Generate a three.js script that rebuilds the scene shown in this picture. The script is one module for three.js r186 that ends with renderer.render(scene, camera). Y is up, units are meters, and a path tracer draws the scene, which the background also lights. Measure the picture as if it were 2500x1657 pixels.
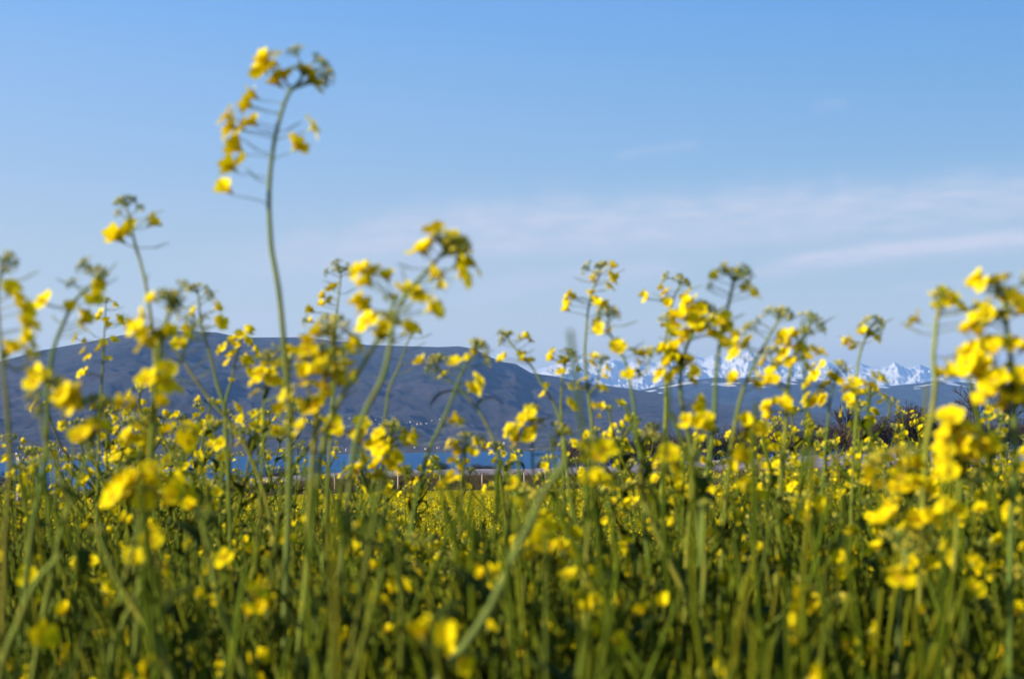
import * as THREE from 'three';
import { mergeGeometries } from 'three/addons/utils/BufferGeometryUtils.js';
import { createNoise2D, createNoise3D } from 'simplex-noise';

// ---------- camera, sky, sun, exposure ----------
const rad = Math.PI / 180;
const F = 3451, CX = 1250, CY = 828.5;              // the photograph's focal length and centre, in its own pixels
const EYE = 1.35;
const scene = new THREE.Scene();
const camera = new THREE.PerspectiveCamera(2 * Math.atan(CY / F) / rad, 2500 / 1657, 0.05, 90000);
camera.filmGauge = 36;
camera.position.set(0, EYE, 0);
camera.rotation.order = 'YXZ';
camera.rotation.set(4.0 * rad, 0, -0.6 * rad);
camera.focus = 400;
camera.userData.fStop = 9.5;
camera.updateMatrixWorld(true);
scene.add(camera);

const renderer = new THREE.WebGLRenderer({ antialias: true });
renderer.toneMapping = THREE.LinearToneMapping;
renderer.toneMappingExposure = 2.05;
renderer.shadowMap.enabled = true;

const SUN = new THREE.Vector3(-0.88, 0.29, 0.33).normalize();
const sun = new THREE.DirectionalLight(new THREE.Color(1.0, 0.87, 0.64), 5.0);
sun.name = 'sun';
sun.position.copy(SUN).multiplyScalar(60);
sun.castShadow = true;
Object.assign(sun.shadow.camera, { left: -30, right: 30, top: 30, bottom: -30, near: 1, far: 160 });
sun.shadow.mapSize.set(2048, 2048);
scene.add(sun, sun.target);

// ---------- small tools ----------
function rngOf(seed) { let a = seed >>> 0; return () => { a = (a + 0x6d2b79f5) | 0; let t = Math.imul(a ^ (a >>> 15), 1 | a); t = (t + Math.imul(t ^ (t >>> 7), 61 | t)) ^ t; return ((t ^ (t >>> 14)) >>> 0) / 4294967296; }; }
const R = rngOf(20240611);
const rr = (a, b) => a + (b - a) * R();
const pick = (a) => a[Math.floor(R() * a.length)];
const noise2 = createNoise2D(rngOf(7)), noise3 = createNoise3D(rngOf(9));
const { lerp, clamp, smoothstep } = THREE.MathUtils;
const V = (x, y, z) => new THREE.Vector3(x, y, z);
const fbm = (x, y, n = 4) => { let s = 0, a = 1, t = 0; for (let i = 0; i < n; i++) { s += a * noise2(x, y); t += a; a *= 0.5; x = x * 2.03 + 17.1; y = y * 2.03 - 5.3; } return s / t; };
const ridged = (x, y, n = 5) => { let s = 0, a = 1, t = 0; for (let i = 0; i < n; i++) { s += a * (1 - Math.abs(noise2(x, y))); t += a; a *= 0.5; x = x * 2.1 + 3.7; y = y * 2.1 + 9.2; } return s / t; };
// a point of the place: seen in direction (x, y) of the photograph, at depth d metres
const at = (x, y, d) => V((x - CX) / F * d, -(y - CY) / F * d, -d).applyMatrix4(camera.matrixWorld);
const poly = (pts) => (x) => { if (x <= pts[0][0]) return pts[0][1]; for (let i = 1; i < pts.length; i++) if (x <= pts[i][0]) return lerp(pts[i - 1][1], pts[i][1], (x - pts[i - 1][0]) / (pts[i][0] - pts[i - 1][0])); return pts.at(-1)[1]; };
const taken = {};
function numbered(name) { taken[name] = (taken[name] ?? -1) + 1; return taken[name] ? name + '_' + String(taken[name]).padStart(3, '0') : name; }
function tag(o, label, category, group, kind) { o.userData = { label }; if (category) o.userData.category = category; if (group) o.userData.group = group; if (kind) o.userData.kind = kind; return o; }
function mesh(name, g, m, parent = scene) { const o = new THREE.Mesh(g, m); o.name = parent === scene ? numbered(name) : name; o.castShadow = o.receiveShadow = true; parent.add(o); return o; }
function thing(name, p, label, category, group) { const o = new THREE.Group(); o.name = numbered(name); o.position.copy(p); scene.add(o); return tag(o, label, category, group); }
const rgb = (r, g, b) => new THREE.Color().setRGB(r, g, b);

// ---------- the sky: air and thin cirrus ----------
{
  const AIR = 0.60, W = 4096, H = 2048, data = new Float32Array(W * H * 4);
  const stops = [[0, [0.88, 0.79, 0.53]], [2.5, [0.87, 0.79, 0.545]], [6, [0.58, 0.65, 0.64]], [11, [0.36, 0.52, 0.72]], [17, [0.205, 0.41, 0.75]], [28, [0.07, 0.235, 0.61]], [50, [0.045, 0.16, 0.47]], [90, [0.03, 0.12, 0.38]]];
  const colour = (e) => { for (let i = 1; i < stops.length; i++) if (e <= stops[i][0]) { const t = (e - stops[i - 1][0]) / (stops[i][0] - stops[i - 1][0]); return [0, 1, 2].map((c) => lerp(stops[i - 1][1][c], stops[i][1][c], t)); } return stops.at(-1)[1]; };
  const sunAz = Math.atan2(SUN.z, SUN.x);
  // bands of cirrus: [azimuth in degrees from the view, elevation] along the middle, half width, strength
  const look = (x, y) => { const v = at(x * 1.0567, y * 1.0567, 1); v.y -= EYE; return [Math.atan2(v.x, -v.z) / rad, Math.asin(v.y / v.length()) / rad]; };
  const bands = [
    { p: [[330, 650], [650, 588], [900, 542], [1100, 516], [1400, 500], [1700, 488], [2000, 472], [2366, 448], [2900, 400]], w: 1.1, s: 0.6 },
    { p: [[950, 572], [1300, 562], [1500, 548], [1800, 545], [2100, 520]], w: 0.3, s: 0.22 },
    { p: [[980, 700], [1100, 672], [1250, 645], [1450, 625], [1640, 608]], w: 0.5, s: 0.38 },
    { p: [[1660, 650], [1750, 625], [1850, 601], [1950, 585], [2100, 571], [2250, 556], [2400, 545], [2800, 505]], w: 0.34, s: 1.0 },
    { p: [[2040, 668], [2230, 648], [2330, 650]], w: 0.2, s: 0.28 },
    { p: [[1650, 815], [1900, 797], [2100, 802], [2366, 800], [3000, 770]], w: 0.6, s: 0.30 },
    { p: [[500, 745], [575, 732], [660, 742]], w: 0.3, s: 0.38 },
    { p: [[1400, 362], [1520, 342], [1640, 326]], w: 0.2, s: 0.14 },
    { p: [[1870, 248], [1920, 235], [1970, 240]], w: 0.25, s: 0.10 },
  ];
  for (const b of bands) b.p = b.p.map(([x, y]) => look(x, y));
  const rs = rngOf(5);
  for (let i = 0; i < 60; i++) {                   // the same thin bands all round the sky
    const a = 40 + rs() * 290, e = 4 + rs() * 34, l = 5 + rs() * 18, tilt = (rs() - 0.35) * 0.2;
    bands.push({ p: [[a - l / 2, e - l / 2 * tilt], [a, e + rs() * 0.6], [a + l / 2, e + l / 2 * tilt]], w: 0.3 + rs() * 0.9, s: 0.15 + rs() * 0.35 });
  }
  for (const b of bands) { b.f = poly(b.p); b.a = b.p[0][0]; b.z = b.p.at(-1)[0]; b.lo = Math.min(...b.p.map((q) => q[1])) - 4 * b.w; b.hi = Math.max(...b.p.map((q) => q[1])) + 4 * b.w; }
  for (let row = 0; row < H; row++) {
    const e = ((row + 0.5) / H - 0.5) * 180, ee = Math.max(0, e), base = colour(ee);
    for (let col = 0; col < W; col++) {
      const az = ((col + 0.5) / W - 0.5) * 2 * Math.PI, o = (row * W + col) * 4;
      let d = az / rad + 90; if (d < -180) d += 360; if (d > 180) d -= 360;
      if (d < -30) d += 360 * (d < -140 ? 1 : 0);
      const toSun = Math.cos(az - sunAz), up = smoothstep(ee, 0, 16);
      const k = 1 + 0.22 * toSun * up, kr = 1 + 0.62 * toSun * up, kg = 1 + 0.34 * toSun * up;
      let c = e < 0 ? 0 : 0;
      if (e > 0 && e < 48) for (const b of bands) {
        const dd = d < b.a && d + 360 < b.z ? d + 360 : d;
        if (e < b.lo || e > b.hi || dd < b.a || dd > b.z) continue;
        const m = b.f(dd) + 0.28 * b.w * fbm(dd * 0.28, b.a, 3), q = (e - m) / (b.w * (e > m ? 0.75 : 1.3));
        const ends = smoothstep(dd, b.a, b.a + 0.22 * (b.z - b.a)) * (1 - smoothstep(dd, b.z - 0.22 * (b.z - b.a), b.z));
        c += b.s * Math.exp(-q * q) * ends * (0.72 + 0.42 * fbm(dd * 0.33, e * 1.6 + b.a, 4));
      }
      c = clamp(c, 0, 0.8);
      data[o] = AIR * lerp(base[0] * kr, 0.77, c); data[o + 1] = AIR * lerp(base[1] * kg, 0.73, c); data[o + 2] = AIR * lerp(base[2] * k, 0.76, c); data[o + 3] = 1;
    }
  }
  const sky = new THREE.DataTexture(data, W, H, THREE.RGBAFormat, THREE.FloatType);
  sky.mapping = THREE.EquirectangularReflectionMapping;
  sky.magFilter = sky.minFilter = THREE.LinearFilter;
  sky.needsUpdate = true;
  scene.background = sky; scene.environment = sky;
}
scene.fog = new THREE.FogExp2(new THREE.Color().setRGB(0.23, 0.47, 1.0), 3.4e-5);

// ---------- large structure: terrain, lake, mountains ----------
const LAKE = EYE - 46;
// height of the near land, at depth d and sideways tangent u = x / d
const RAMP = {
  left: poly([[0, 0], [60, -2.55], [100, -4.25], [101.5, -3.5], [106, -3.3], [140, -4.6], [240, -6.6], [300, -9], [700, -44], [1100, -58], [7000, -70]]),
  mid: poly([[0, 0], [60, -2.05], [100, -3.45], [101.5, -2.7], [106, -2.45], [140, -2.6], [240, -4.1], [300, -6], [700, -44], [1100, -58], [7000, -70]]),
  right: poly([[0, 0], [60, -2.0], [100, -3.35], [101.5, -2.6], [106, -2.35], [140, -2.45], [240, -1.6], [300, -1.7], [500, -6], [1100, -52], [7000, -70]]),
};
function ground(x, z) {
  const d = Math.max(0, -z), u = d > 1 ? x / d : x;
  const a = smoothstep(u, -0.34, -0.06), b = smoothstep(u, -0.02, 0.34);
  return lerp(lerp(RAMP.left(d), RAMP.mid(d), a), RAMP.right(d), b) + (d > 100.5 ? 0.12 * fbm(x * 0.08, z * 0.08, 3) * Math.min(1, (d - 100.5) / 20) : 0);
}
function sheet(us, ds, height, tint) {             // a sheet of land over rows of depth and columns of direction
  const p = [], c = [], uv = [], idx = [];
  for (const d of ds) for (const u of us) { const x = u * Math.max(d, 3), z = -d; const y = height(x, z, u, d); p.push(x, y, z); uv.push(x, z); const k = tint(x, z, u, d, y); c.push(...k); }
  const n = us.length;
  for (let j = 0; j < ds.length - 1; j++) for (let i = 0; i < n - 1; i++) { const a = j * n + i; idx.push(a, a + 1, a + n, a + 1, a + n + 1, a + n); }
  const g = new THREE.BufferGeometry();
  g.setAttribute('position', new THREE.Float32BufferAttribute(p, 3)); g.setAttribute('uv', new THREE.Float32BufferAttribute(uv, 2)); g.setAttribute('color', new THREE.Float32BufferAttribute(c, 3));
  g.setIndex(idx); g.computeVertexNormals();
  return g;
}
const range = (a, b, n) => Array.from({ length: n + 1 }, (_, i) => a + (b - a) * i / n);
const earth = new THREE.MeshStandardMaterial({ vertexColors: true, roughness: 1 });
{
  const us = range(-2.2, 2.2, 160), ds = [-60, -20, -6, ...range(0, 100, 50), 100.6, 101.5, 103, 106, ...range(112, 300, 48), 330, 370, 420, 500, 600, 700, 900, 1100, 2000, 4000, 7000];
  const g = sheet(us, ds, (x, z) => ground(x, z), (x, z, u, d) => {
    const n = 0.5 + 0.5 * fbm(x * 0.35, z * 0.35, 4);
    if (d < 101) return [lerp(0.03, 0.055, n), lerp(0.026, 0.045, n), lerp(0.012, 0.02, n)];
    return [lerp(0.04, 0.07, n), lerp(0.04, 0.055, n), lerp(0.014, 0.022, n)];
  });
  tag(mesh('ground', g, earth), 'sloping ground under the rapeseed field and the rough bank behind it', null, null, 'structure');
}
// the ploughed strip behind the bank, rising to the right, with its furrows
{
  const us = range(-0.19, 0.7, 150), ds = range(141, 240, 240);
  const g = sheet(us, ds, (x, z, u, d) => ground(x, z) + 0.14 + 0.13 * Math.abs(Math.sin((d + x * 0.06 + 0.8 * fbm(x * 0.02, d * 0.05, 2)) * 1.15)) + 0.05 * noise2(x * 0.9, z * 0.9), (x, z, u, d) => {
    const n = clamp(0.5 + 0.9 * fbm(x * 0.05, d * 0.7, 4), 0, 1);
    return [lerp(0.15, 0.34, n), lerp(0.125, 0.29, n), lerp(0.13, 0.30, n)];
  });
  tag(mesh('ploughed_field', g, earth), 'pale grey ploughed field strip rising behind the rough bank', null, null, 'structure');
}
// the lake
{
  const N = 512, d = new Float32Array(N * N * 4), nn = createNoise2D(rngOf(31));
  for (let y = 0; y < N; y++) for (let x = 0; x < N; x++) { const t = (a, f) => { const p = x / N * Math.PI * 2, q = y / N * Math.PI * 2; return noise3(Math.cos(p) * f + a, Math.sin(p) * f, Math.cos(q) * f) + noise3(Math.sin(q) * f, Math.cos(p) * f - a, Math.sin(p) * f); }; const v = 0.5 + 0.2 * (t(0, 6) + 0.6 * t(5, 17)); d.fill(v, (y * N + x) * 4, (y * N + x) * 4 + 3); d[(y * N + x) * 4 + 3] = 1; }
  const waves = new THREE.DataTexture(d, N, N, THREE.RGBAFormat, THREE.FloatType);
  waves.wrapS = waves.wrapT = THREE.RepeatWrapping; waves.magFilter = THREE.LinearFilter; waves.needsUpdate = true;
  const g = new THREE.PlaneGeometry(16000, 7200, 1, 1); g.rotateX(-Math.PI / 2); g.translate(0, LAKE, -4000);
  const uv = g.attributes.uv; for (let i = 0; i < uv.count; i++) uv.setXY(i, uv.getX(i) * 400, uv.getY(i) * 180);
  const water = new THREE.MeshPhysicalMaterial({ color: rgb(0.008, 0.10, 0.27), roughness: 0.42, ior: 1.33, specularIntensity: 0.6, bumpMap: waves, bumpScale: 1.6 });
  tag(mesh('lake', g, water), 'blue lake below the mountain', null, null, 'structure');
}
// mountains: a crest drawn along its outline, and slopes down to the plain, cut by gullies
function mountains({ name, label, crest, x0, x1, step, depth, near, rows, profile, cut, tint, material, behind = 0.35, base }) {
  const f = poly(crest), cols = Math.round((x1 - x0) / step), p = [], c = [], idx = [], heights = [];
  const n = cols + 1, total = rows + Math.ceil(rows * behind);
  for (let j = 0; j <= total; j++) for (let i = 0; i <= cols; i++) {
    const px = x0 + i * step, top = at(px, f(px), depth(px)), t = j / rows;
    const lo = at(px, 1100, near(px)), q = t <= 1 ? t : 1;
    const x = lerp(lo.x, top.x, t), z = lerp(lo.z, top.z, t);
    let y = lerp(base, top.y, profile(q));
    if (t > 1) y = top.y - (t - 1) * (top.y - base) * 1.2;
    y += cut(x, z, t, top.y - base);
    p.push(x, y, z); heights.push(t);
  }
  for (let j = 0; j < total; j++) for (let i = 0; i < cols; i++) { const a = j * n + i; idx.push(a, a + 1, a + n, a + 1, a + n + 1, a + n); }
  const g = new THREE.BufferGeometry();
  g.setAttribute('position', new THREE.Float32BufferAttribute(p, 3)); g.setIndex(idx); g.computeVertexNormals();
  const nor = g.attributes.normal;
  for (let k = 0; k < heights.length; k++) c.push(...tint(p[k * 3], p[k * 3 + 1], p[k * 3 + 2], heights[k], nor.getY(k)));
  g.setAttribute('color', new THREE.Float32BufferAttribute(c, 3));
  tag(mesh(name, g, material ?? earth), label, null, null, 'structure');
  return g;
}
const SHORE = poly([[-900, 3300], [0, 3700], [500, 4200], [1000, 4700], [1300, 4850], [2000, 5000], [3400, 5000]]);
const CREST = [[-700, 930], [-300, 905], [0, 882], [106, 854], [211, 835], [317, 814], [423, 808], [528, 811], [560, 818], [590, 824], [740, 823], [790, 829], [898, 842], [1004, 845], [1070, 847], [1120, 845], [1157, 851], [1200, 873], [1230, 884], [1259, 888], [1298, 911], [1348, 917], [1392, 926], [1451, 938], [1525, 947], [1620, 962], [1750, 985], [1950, 1006], [2200, 1018], [3200, 1026]];
const ridgeDepth = (px) => lerp(9000, 10800, smoothstep(px, -300, 900)) - 2600 * smoothstep(px, 1450, 2300);
const ridgeProfile = (t) => 0.20 * t + 0.80 * Math.pow(smoothstep(t, 0.18, 1.06) / smoothstep(1, 0.18, 1.06), 1.15);
const ridgeCut = (x, z, t, h) => { const e = Math.sin(Math.min(1, t) * Math.PI) ** 0.8; return h * 0.20 * e * (ridged(x * 0.00055, z * 0.00038, 5) - 0.66) + 16 * fbm(x * 0.004, z * 0.004, 3) * e; };
const SLOPE = mountains({
  name: 'mountain_ridge', label: 'long wooded blue mountain ridge above the lake', crest: CREST, x0: -700, x1: 3200, step: 5, depth: ridgeDepth, near: SHORE, rows: 150, profile: ridgeProfile, cut: ridgeCut, base: LAKE - 1,
  tint: (x, y, z, t) => {
    const big = fbm(x * 0.0009, z * 0.0009, 5), fine = fbm(x * 0.016, z * 0.010, 4);
    const ever = smoothstep(big + 0.7 * fine + 0.55 * (t - 0.72), -0.05, 0.22);
    const k = 0.95 + 0.7 * fine, bare = [0.028 * k, 0.024 * k, 0.034 * k], dark = [0.007, 0.014, 0.026];
    const meadow = t < 0.42 ? smoothstep(fbm(x * 0.0032 + 40, z * 0.006, 4), 0.22, 0.38) * 0.8 : 0;
    return [0, 1, 2].map((i) => lerp(lerp(bare[i], dark[i], ever), [0.085, 0.085, 0.035][i], meadow));
  },
});
const FOOT = [[1150, 1010], [1350, 990], [1450, 965], [1560, 952], [1640, 936], [1697, 927], [1747, 921], [1800, 925], [1850, 918], [1948, 920], [2019, 933], [2090, 938], [2170, 942], [2240, 936], [2297, 927], [2392, 937], [2450, 925], [2520, 913], [2700, 905], [3000, 925]];
mountains({
  name: 'foothills', label: 'deep blue foothills below the snowy mountains', crest: FOOT, x0: 1150, x1: 3000, step: 5, depth: () => 15500, near: () => 11500, rows: 90, profile: (t) => Math.pow(t, 0.8), base: LAKE,
  cut: (x, z, t, h) => { const e = Math.sin(Math.min(1, t) * Math.PI); return -h * 0.35 * e * (ridged(x * 0.0004 + 9, z * 0.0003, 5) - 0.6); },
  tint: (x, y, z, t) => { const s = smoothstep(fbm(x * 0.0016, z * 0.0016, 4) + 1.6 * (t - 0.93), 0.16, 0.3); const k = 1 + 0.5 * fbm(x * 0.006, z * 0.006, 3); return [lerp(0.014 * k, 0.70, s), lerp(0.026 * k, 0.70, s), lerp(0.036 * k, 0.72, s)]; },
});
const PEAKS = [[900, 935], [1100, 925], [1240, 912], [1309, 902], [1342, 893], [1366, 884], [1392, 876], [1419, 872], [1445, 878], [1472, 882], [1496, 877], [1530, 884], [1560, 879], [1600, 886], [1640, 876], [1670, 880], [1697, 869], [1720, 874], [1744, 865], [1762, 873], [1792, 869], [1824, 860], [1850, 870], [1880, 884], [1905, 890], [1939, 897], [1970, 893], [2000, 889], [2022, 884], [2045, 892], [2066, 890], [2102, 886], [2120, 893], [2149, 894], [2170, 891], [2190, 886], [2214, 901], [2247, 889], [2276, 902], [2300, 899], [2332, 911], [2380, 902], [2420, 908], [2451, 899], [2500, 911], [2560, 898], [2640, 908], [2720, 890], [2900, 905], [3100, 900]];
mountains({
  name: 'snowy_mountains', label: 'far snow covered mountain chain beyond the foothills', crest: PEAKS, x0: 900, x1: 3100, step: 2.5, depth: () => 36000, near: () => 27000, rows: 130, profile: (t) => Math.pow(t, 1.05), base: LAKE,
  cut: (x, z, t, h) => { const e = t < 1 ? Math.min(1, (1 - t) * 6) * Math.min(1, t * 3) : 0; return h * 0.6 * e * (ridged(x * 0.00019, z * 0.00016, 6) - 0.66) + h * 0.06 * e * fbm(x * 0.003, z * 0.003, 3); },
  tint: (x, y, z, t, ny) => { const s = smoothstep(t + 0.42 * fbm(x * 0.00055, z * 0.00055, 5) + 0.5 * (ny - 0.72), 0.48, 0.62); const k = 1 + 0.4 * fbm(x * 0.003, z * 0.003, 3); return [lerp(0.06 * k, 0.62, s), lerp(0.065 * k, 0.61, s), lerp(0.08 * k, 0.61, s)]; },
});

// ---------- plant pieces ----------
const stemMat = new THREE.MeshPhysicalMaterial({ vertexColors: true, roughness: 0.7, specularIntensity: 0.25 });
const leafMat = new THREE.MeshPhysicalMaterial({ vertexColors: true, roughness: 0.85, side: THREE.DoubleSide, specularIntensity: 0.2 });
const petalMat = new THREE.MeshPhysicalMaterial({ vertexColors: true, roughness: 0.9, transmission: 0.3, thickness: 0, side: THREE.DoubleSide, specularIntensity: 0.12 });
const budMat = new THREE.MeshStandardMaterial({ vertexColors: true, roughness: 0.7 });
const woodMat = new THREE.MeshStandardMaterial({ vertexColors: true, roughness: 0.95 });
function paint(g, colour) { const n = g.attributes.position.count, c = new Float32Array(n * 3); for (let i = 0; i < n; i++) { const k = typeof colour === 'function' ? colour(g.attributes.position, i) : colour; c[i * 3] = k[0]; c[i * 3 + 1] = k[1]; c[i * 3 + 2] = k[2]; } g.setAttribute('color', new THREE.BufferAttribute(c, 3)); if (g.attributes.uv) g.deleteAttribute('uv'); return g; }
// a tapering stalk through the points
function tube(pts, r0, r1, n = 8, sides = 6, colour = [0.2, 0.3, 0.06], swell = 0) {
  const curve = pts.length > 2 ? new THREE.CatmullRomCurve3(pts, false, 'centripetal') : new THREE.LineCurve3(pts[0], pts[1]);
  const p = [], nor = [], idx = [], c = [], a = V(0, 0, 0), b = V(0, 0, 0), ref = V(0.31, 0.2, 0.93).normalize();
  for (let i = 0; i <= n; i++) {
    const t = i / n, o = curve.getPoint(t), tan = curve.getTangent(t);
    a.crossVectors(tan, ref); if (a.lengthSq() < 0.01) a.crossVectors(tan, V(1, 0, 0)); a.normalize(); b.crossVectors(tan, a);
    const r = lerp(r0, r1, t) * (1 + swell * Math.sin(t * Math.PI));
    const tone = 1 + 0.22 * noise2(o.x * 60 + o.y * 22, o.z * 60 + o.y * 9), ruddy = 1 + 0.35 * Math.max(0, noise2(o.y * 30 + 7, o.x * 40));
    for (let k = 0; k < sides; k++) { const w = k / sides * Math.PI * 2, x = a.x * Math.cos(w) + b.x * Math.sin(w), y = a.y * Math.cos(w) + b.y * Math.sin(w), z = a.z * Math.cos(w) + b.z * Math.sin(w); p.push(o.x + x * r, o.y + y * r, o.z + z * r); nor.push(x, y, z); c.push(colour[0] * tone * ruddy, colour[1] * tone, colour[2] * tone); }
  }
  for (let i = 0; i < n; i++) for (let k = 0; k < sides; k++) { const q = i * sides + k, s = i * sides + (k + 1) % sides; idx.push(q, s, q + sides, s, s + sides, q + sides); }
  const g = new THREE.BufferGeometry();
  g.setAttribute('position', new THREE.Float32BufferAttribute(p, 3)); g.setAttribute('normal', new THREE.Float32BufferAttribute(nor, 3)); g.setAttribute('color', new THREE.Float32BufferAttribute(c, 3)); g.setIndex(idx);
  return g;
}
function patch(nu, nv, f, colour) {
  const p = [], c = [], idx = [];
  for (let j = 0; j <= nv; j++) for (let i = 0; i <= nu; i++) { const q = f(i / nu * 2 - 1, j / nv); p.push(q.x, q.y, q.z); c.push(...colour(i / nu * 2 - 1, j / nv)); }
  for (let j = 0; j < nv; j++) for (let i = 0; i < nu; i++) { const a = j * (nu + 1) + i; idx.push(a, a + 1, a + nu + 1, a + 1, a + nu + 2, a + nu + 1); }
  const g = new THREE.BufferGeometry();
  g.setAttribute('position', new THREE.Float32BufferAttribute(p, 3)); g.setAttribute('color', new THREE.Float32BufferAttribute(c, 3)); g.setIndex(idx); g.computeVertexNormals();
  return g;
}
const merge = (list) => mergeGeometries(list, false);
// a four-petalled flower about 16 mm across, looking along +y, its stalk end at the origin
function flowerGeometry(seed, open, detail) {
  const r = rngOf(seed), out = [], hue = 0.9 + 0.2 * r();
  for (let k = 0; k < 4; k++) {
    const turn = k * Math.PI / 2 + (k % 2 ? 0.25 : -0.1) + (r() - 0.5) * 0.3, tip = open + (r() - 0.5) * 0.7, len = 0.0105 * (0.9 + 0.25 * r()), wid = 0.0056 * (0.9 + 0.25 * r()), curl = 0.25 + 0.5 * r();
    const g = patch(detail ? 4 : 2, detail ? 5 : 2, (u, v) => {
      const w = wid * (0.18 + 0.95 * Math.pow(Math.sin(Math.min(1, v * 0.86 + 0.04) * Math.PI * 0.62), 1.2)) * (v > 0.98 ? 0.72 : 1);
      const a = tip * (0.35 + 0.65 * Math.min(1, v * 1.6)) + curl * v * v * 0.6, d = len * v;
      const q = V(u * w, 0.0035 + d * Math.cos(a) + 0.0012 * u * u, d * Math.sin(a));
      return q.applyAxisAngle(V(0, 1, 0), turn);
    }, (u, v) => [0.80 * hue, lerp(0.60, 0.68, v) * hue, 0.002]);
    out.push(g);
  }
  if (detail) for (let k = 0; k < 5; k++) { const a = k / 5 * 6.28, s = 0.0016; out.push(tube([V(0, 0.002, 0), V(Math.cos(a) * s, 0.006, Math.sin(a) * s), V(Math.cos(a) * s * 1.6, 0.0085, Math.sin(a) * s * 1.6)], 0.0003, 0.0007, 2, 3, [0.62, 0.5, 0.03])); }
  const cup = new THREE.ConeGeometry(0.0018, 0.0055, 6, 1); cup.rotateX(Math.PI); cup.translate(0, 0.0026, 0); out.push(paint(cup, [0.36, 0.40, 0.06]).toNonIndexed());
  const flat = out.map((g) => (g.index ? g.toNonIndexed() : g));
  return { whole: merge(flat), petals: out.slice(0, 4), heart: merge(flat.slice(4)) };
}
const BLOOMS = [[11, 0.95], [12, 0.7], [13, 1.15], [14, 0.45], [15, 0.8], [16, 0.28]].map(([s, o]) => flowerGeometry(s, o, true)), FLOWERS = BLOOMS.map((b) => b.whole);
const FLOWERS_FAR = [[21, 1.1], [22, 0.8], [23, 1.3]].map(([s, o]) => flowerGeometry(s, o, false).whole);
// a head of closed buds round a stalk tip
function budGeometry(seed, n, spread) {
  const r = rngOf(seed), out = [];
  for (let k = 0; k < n; k++) {
    const a = k * 2.4 + r(), e = Math.sqrt((k + 0.3) / n), len = 0.004 + spread * (0.4 + 0.8 * e), dir = V(Math.sin(e * 1.35) * Math.cos(a), Math.cos(e * 1.35) + 0.15, Math.sin(e * 1.35) * Math.sin(a)).normalize(), tip = dir.clone().multiplyScalar(len).add(V(0, -0.006 * e, 0));
    const yellow = r() < 0.22 + 0.3 * e, size = 0.85 + 0.45 * r();
    const b = new THREE.IcosahedronGeometry(0.0019 * size, 1); b.scale(1, 1.75, 1); b.applyQuaternion(new THREE.Quaternion().setFromUnitVectors(V(0, 1, 0), dir)); b.translate(tip.x, tip.y, tip.z);
    out.push(paint(b, yellow ? [0.52, 0.44, 0.03] : [0.09 + 0.05 * r(), 0.13 + 0.05 * r(), 0.012]));
    out.push(tube([V(0, -0.006 * e, 0), tip], 0.0006, 0.0006, 1, 4, [0.12, 0.17, 0.02]).toNonIndexed());
  }
  return merge(out.map((g) => (g.index ? g.toNonIndexed() : g)));
}
const BUDS = [budGeometry(1, 12, 0.010), budGeometry(2, 18, 0.013), budGeometry(3, 9, 0.008), budGeometry(4, 15, 0.016)];
// a stem leaf, pointing along +y from its base and facing +z, one metre long
function leafGeometry(seed, ratio, bend, wavy) {
  const r = rngOf(seed), ph = r() * 6, tone = [[0.025, 0.037, 0.0015], [0.036, 0.048, 0.002], [0.020, 0.033, 0.004]][seed % 3];
  return patch(4, 9, (u, v) => {
    const w = ratio * (0.35 * Math.exp(-v * 9) + 0.95 * Math.pow(Math.sin(Math.PI * Math.pow(v, 0.75) * 0.985), 0.8)) * (1 + wavy * Math.sin(v * 17 + ph + u));
    const a = bend * v * v, fold = 0.28 * Math.abs(u) * w;
    return V(u * w, v * Math.cos(a * 0.6), fold + v * Math.sin(a) * 0.6 + 0.02 * wavy * Math.sin(v * 23 + ph) * u);
  }, (u, v) => { const rib = Math.abs(u) < 0.1 ? 1.7 : 1, k = rib * (0.85 + 0.3 * r()); return [tone[0] * k, tone[1] * k, tone[2] * k]; });
}
const LEAVES = [leafGeometry(30, 0.13, -1.0, 0.1), leafGeometry(31, 0.17, -1.5, 0.15), leafGeometry(32, 0.10, -0.6, 0.08), leafGeometry(33, 0.20, -1.9, 0.2)];

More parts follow.
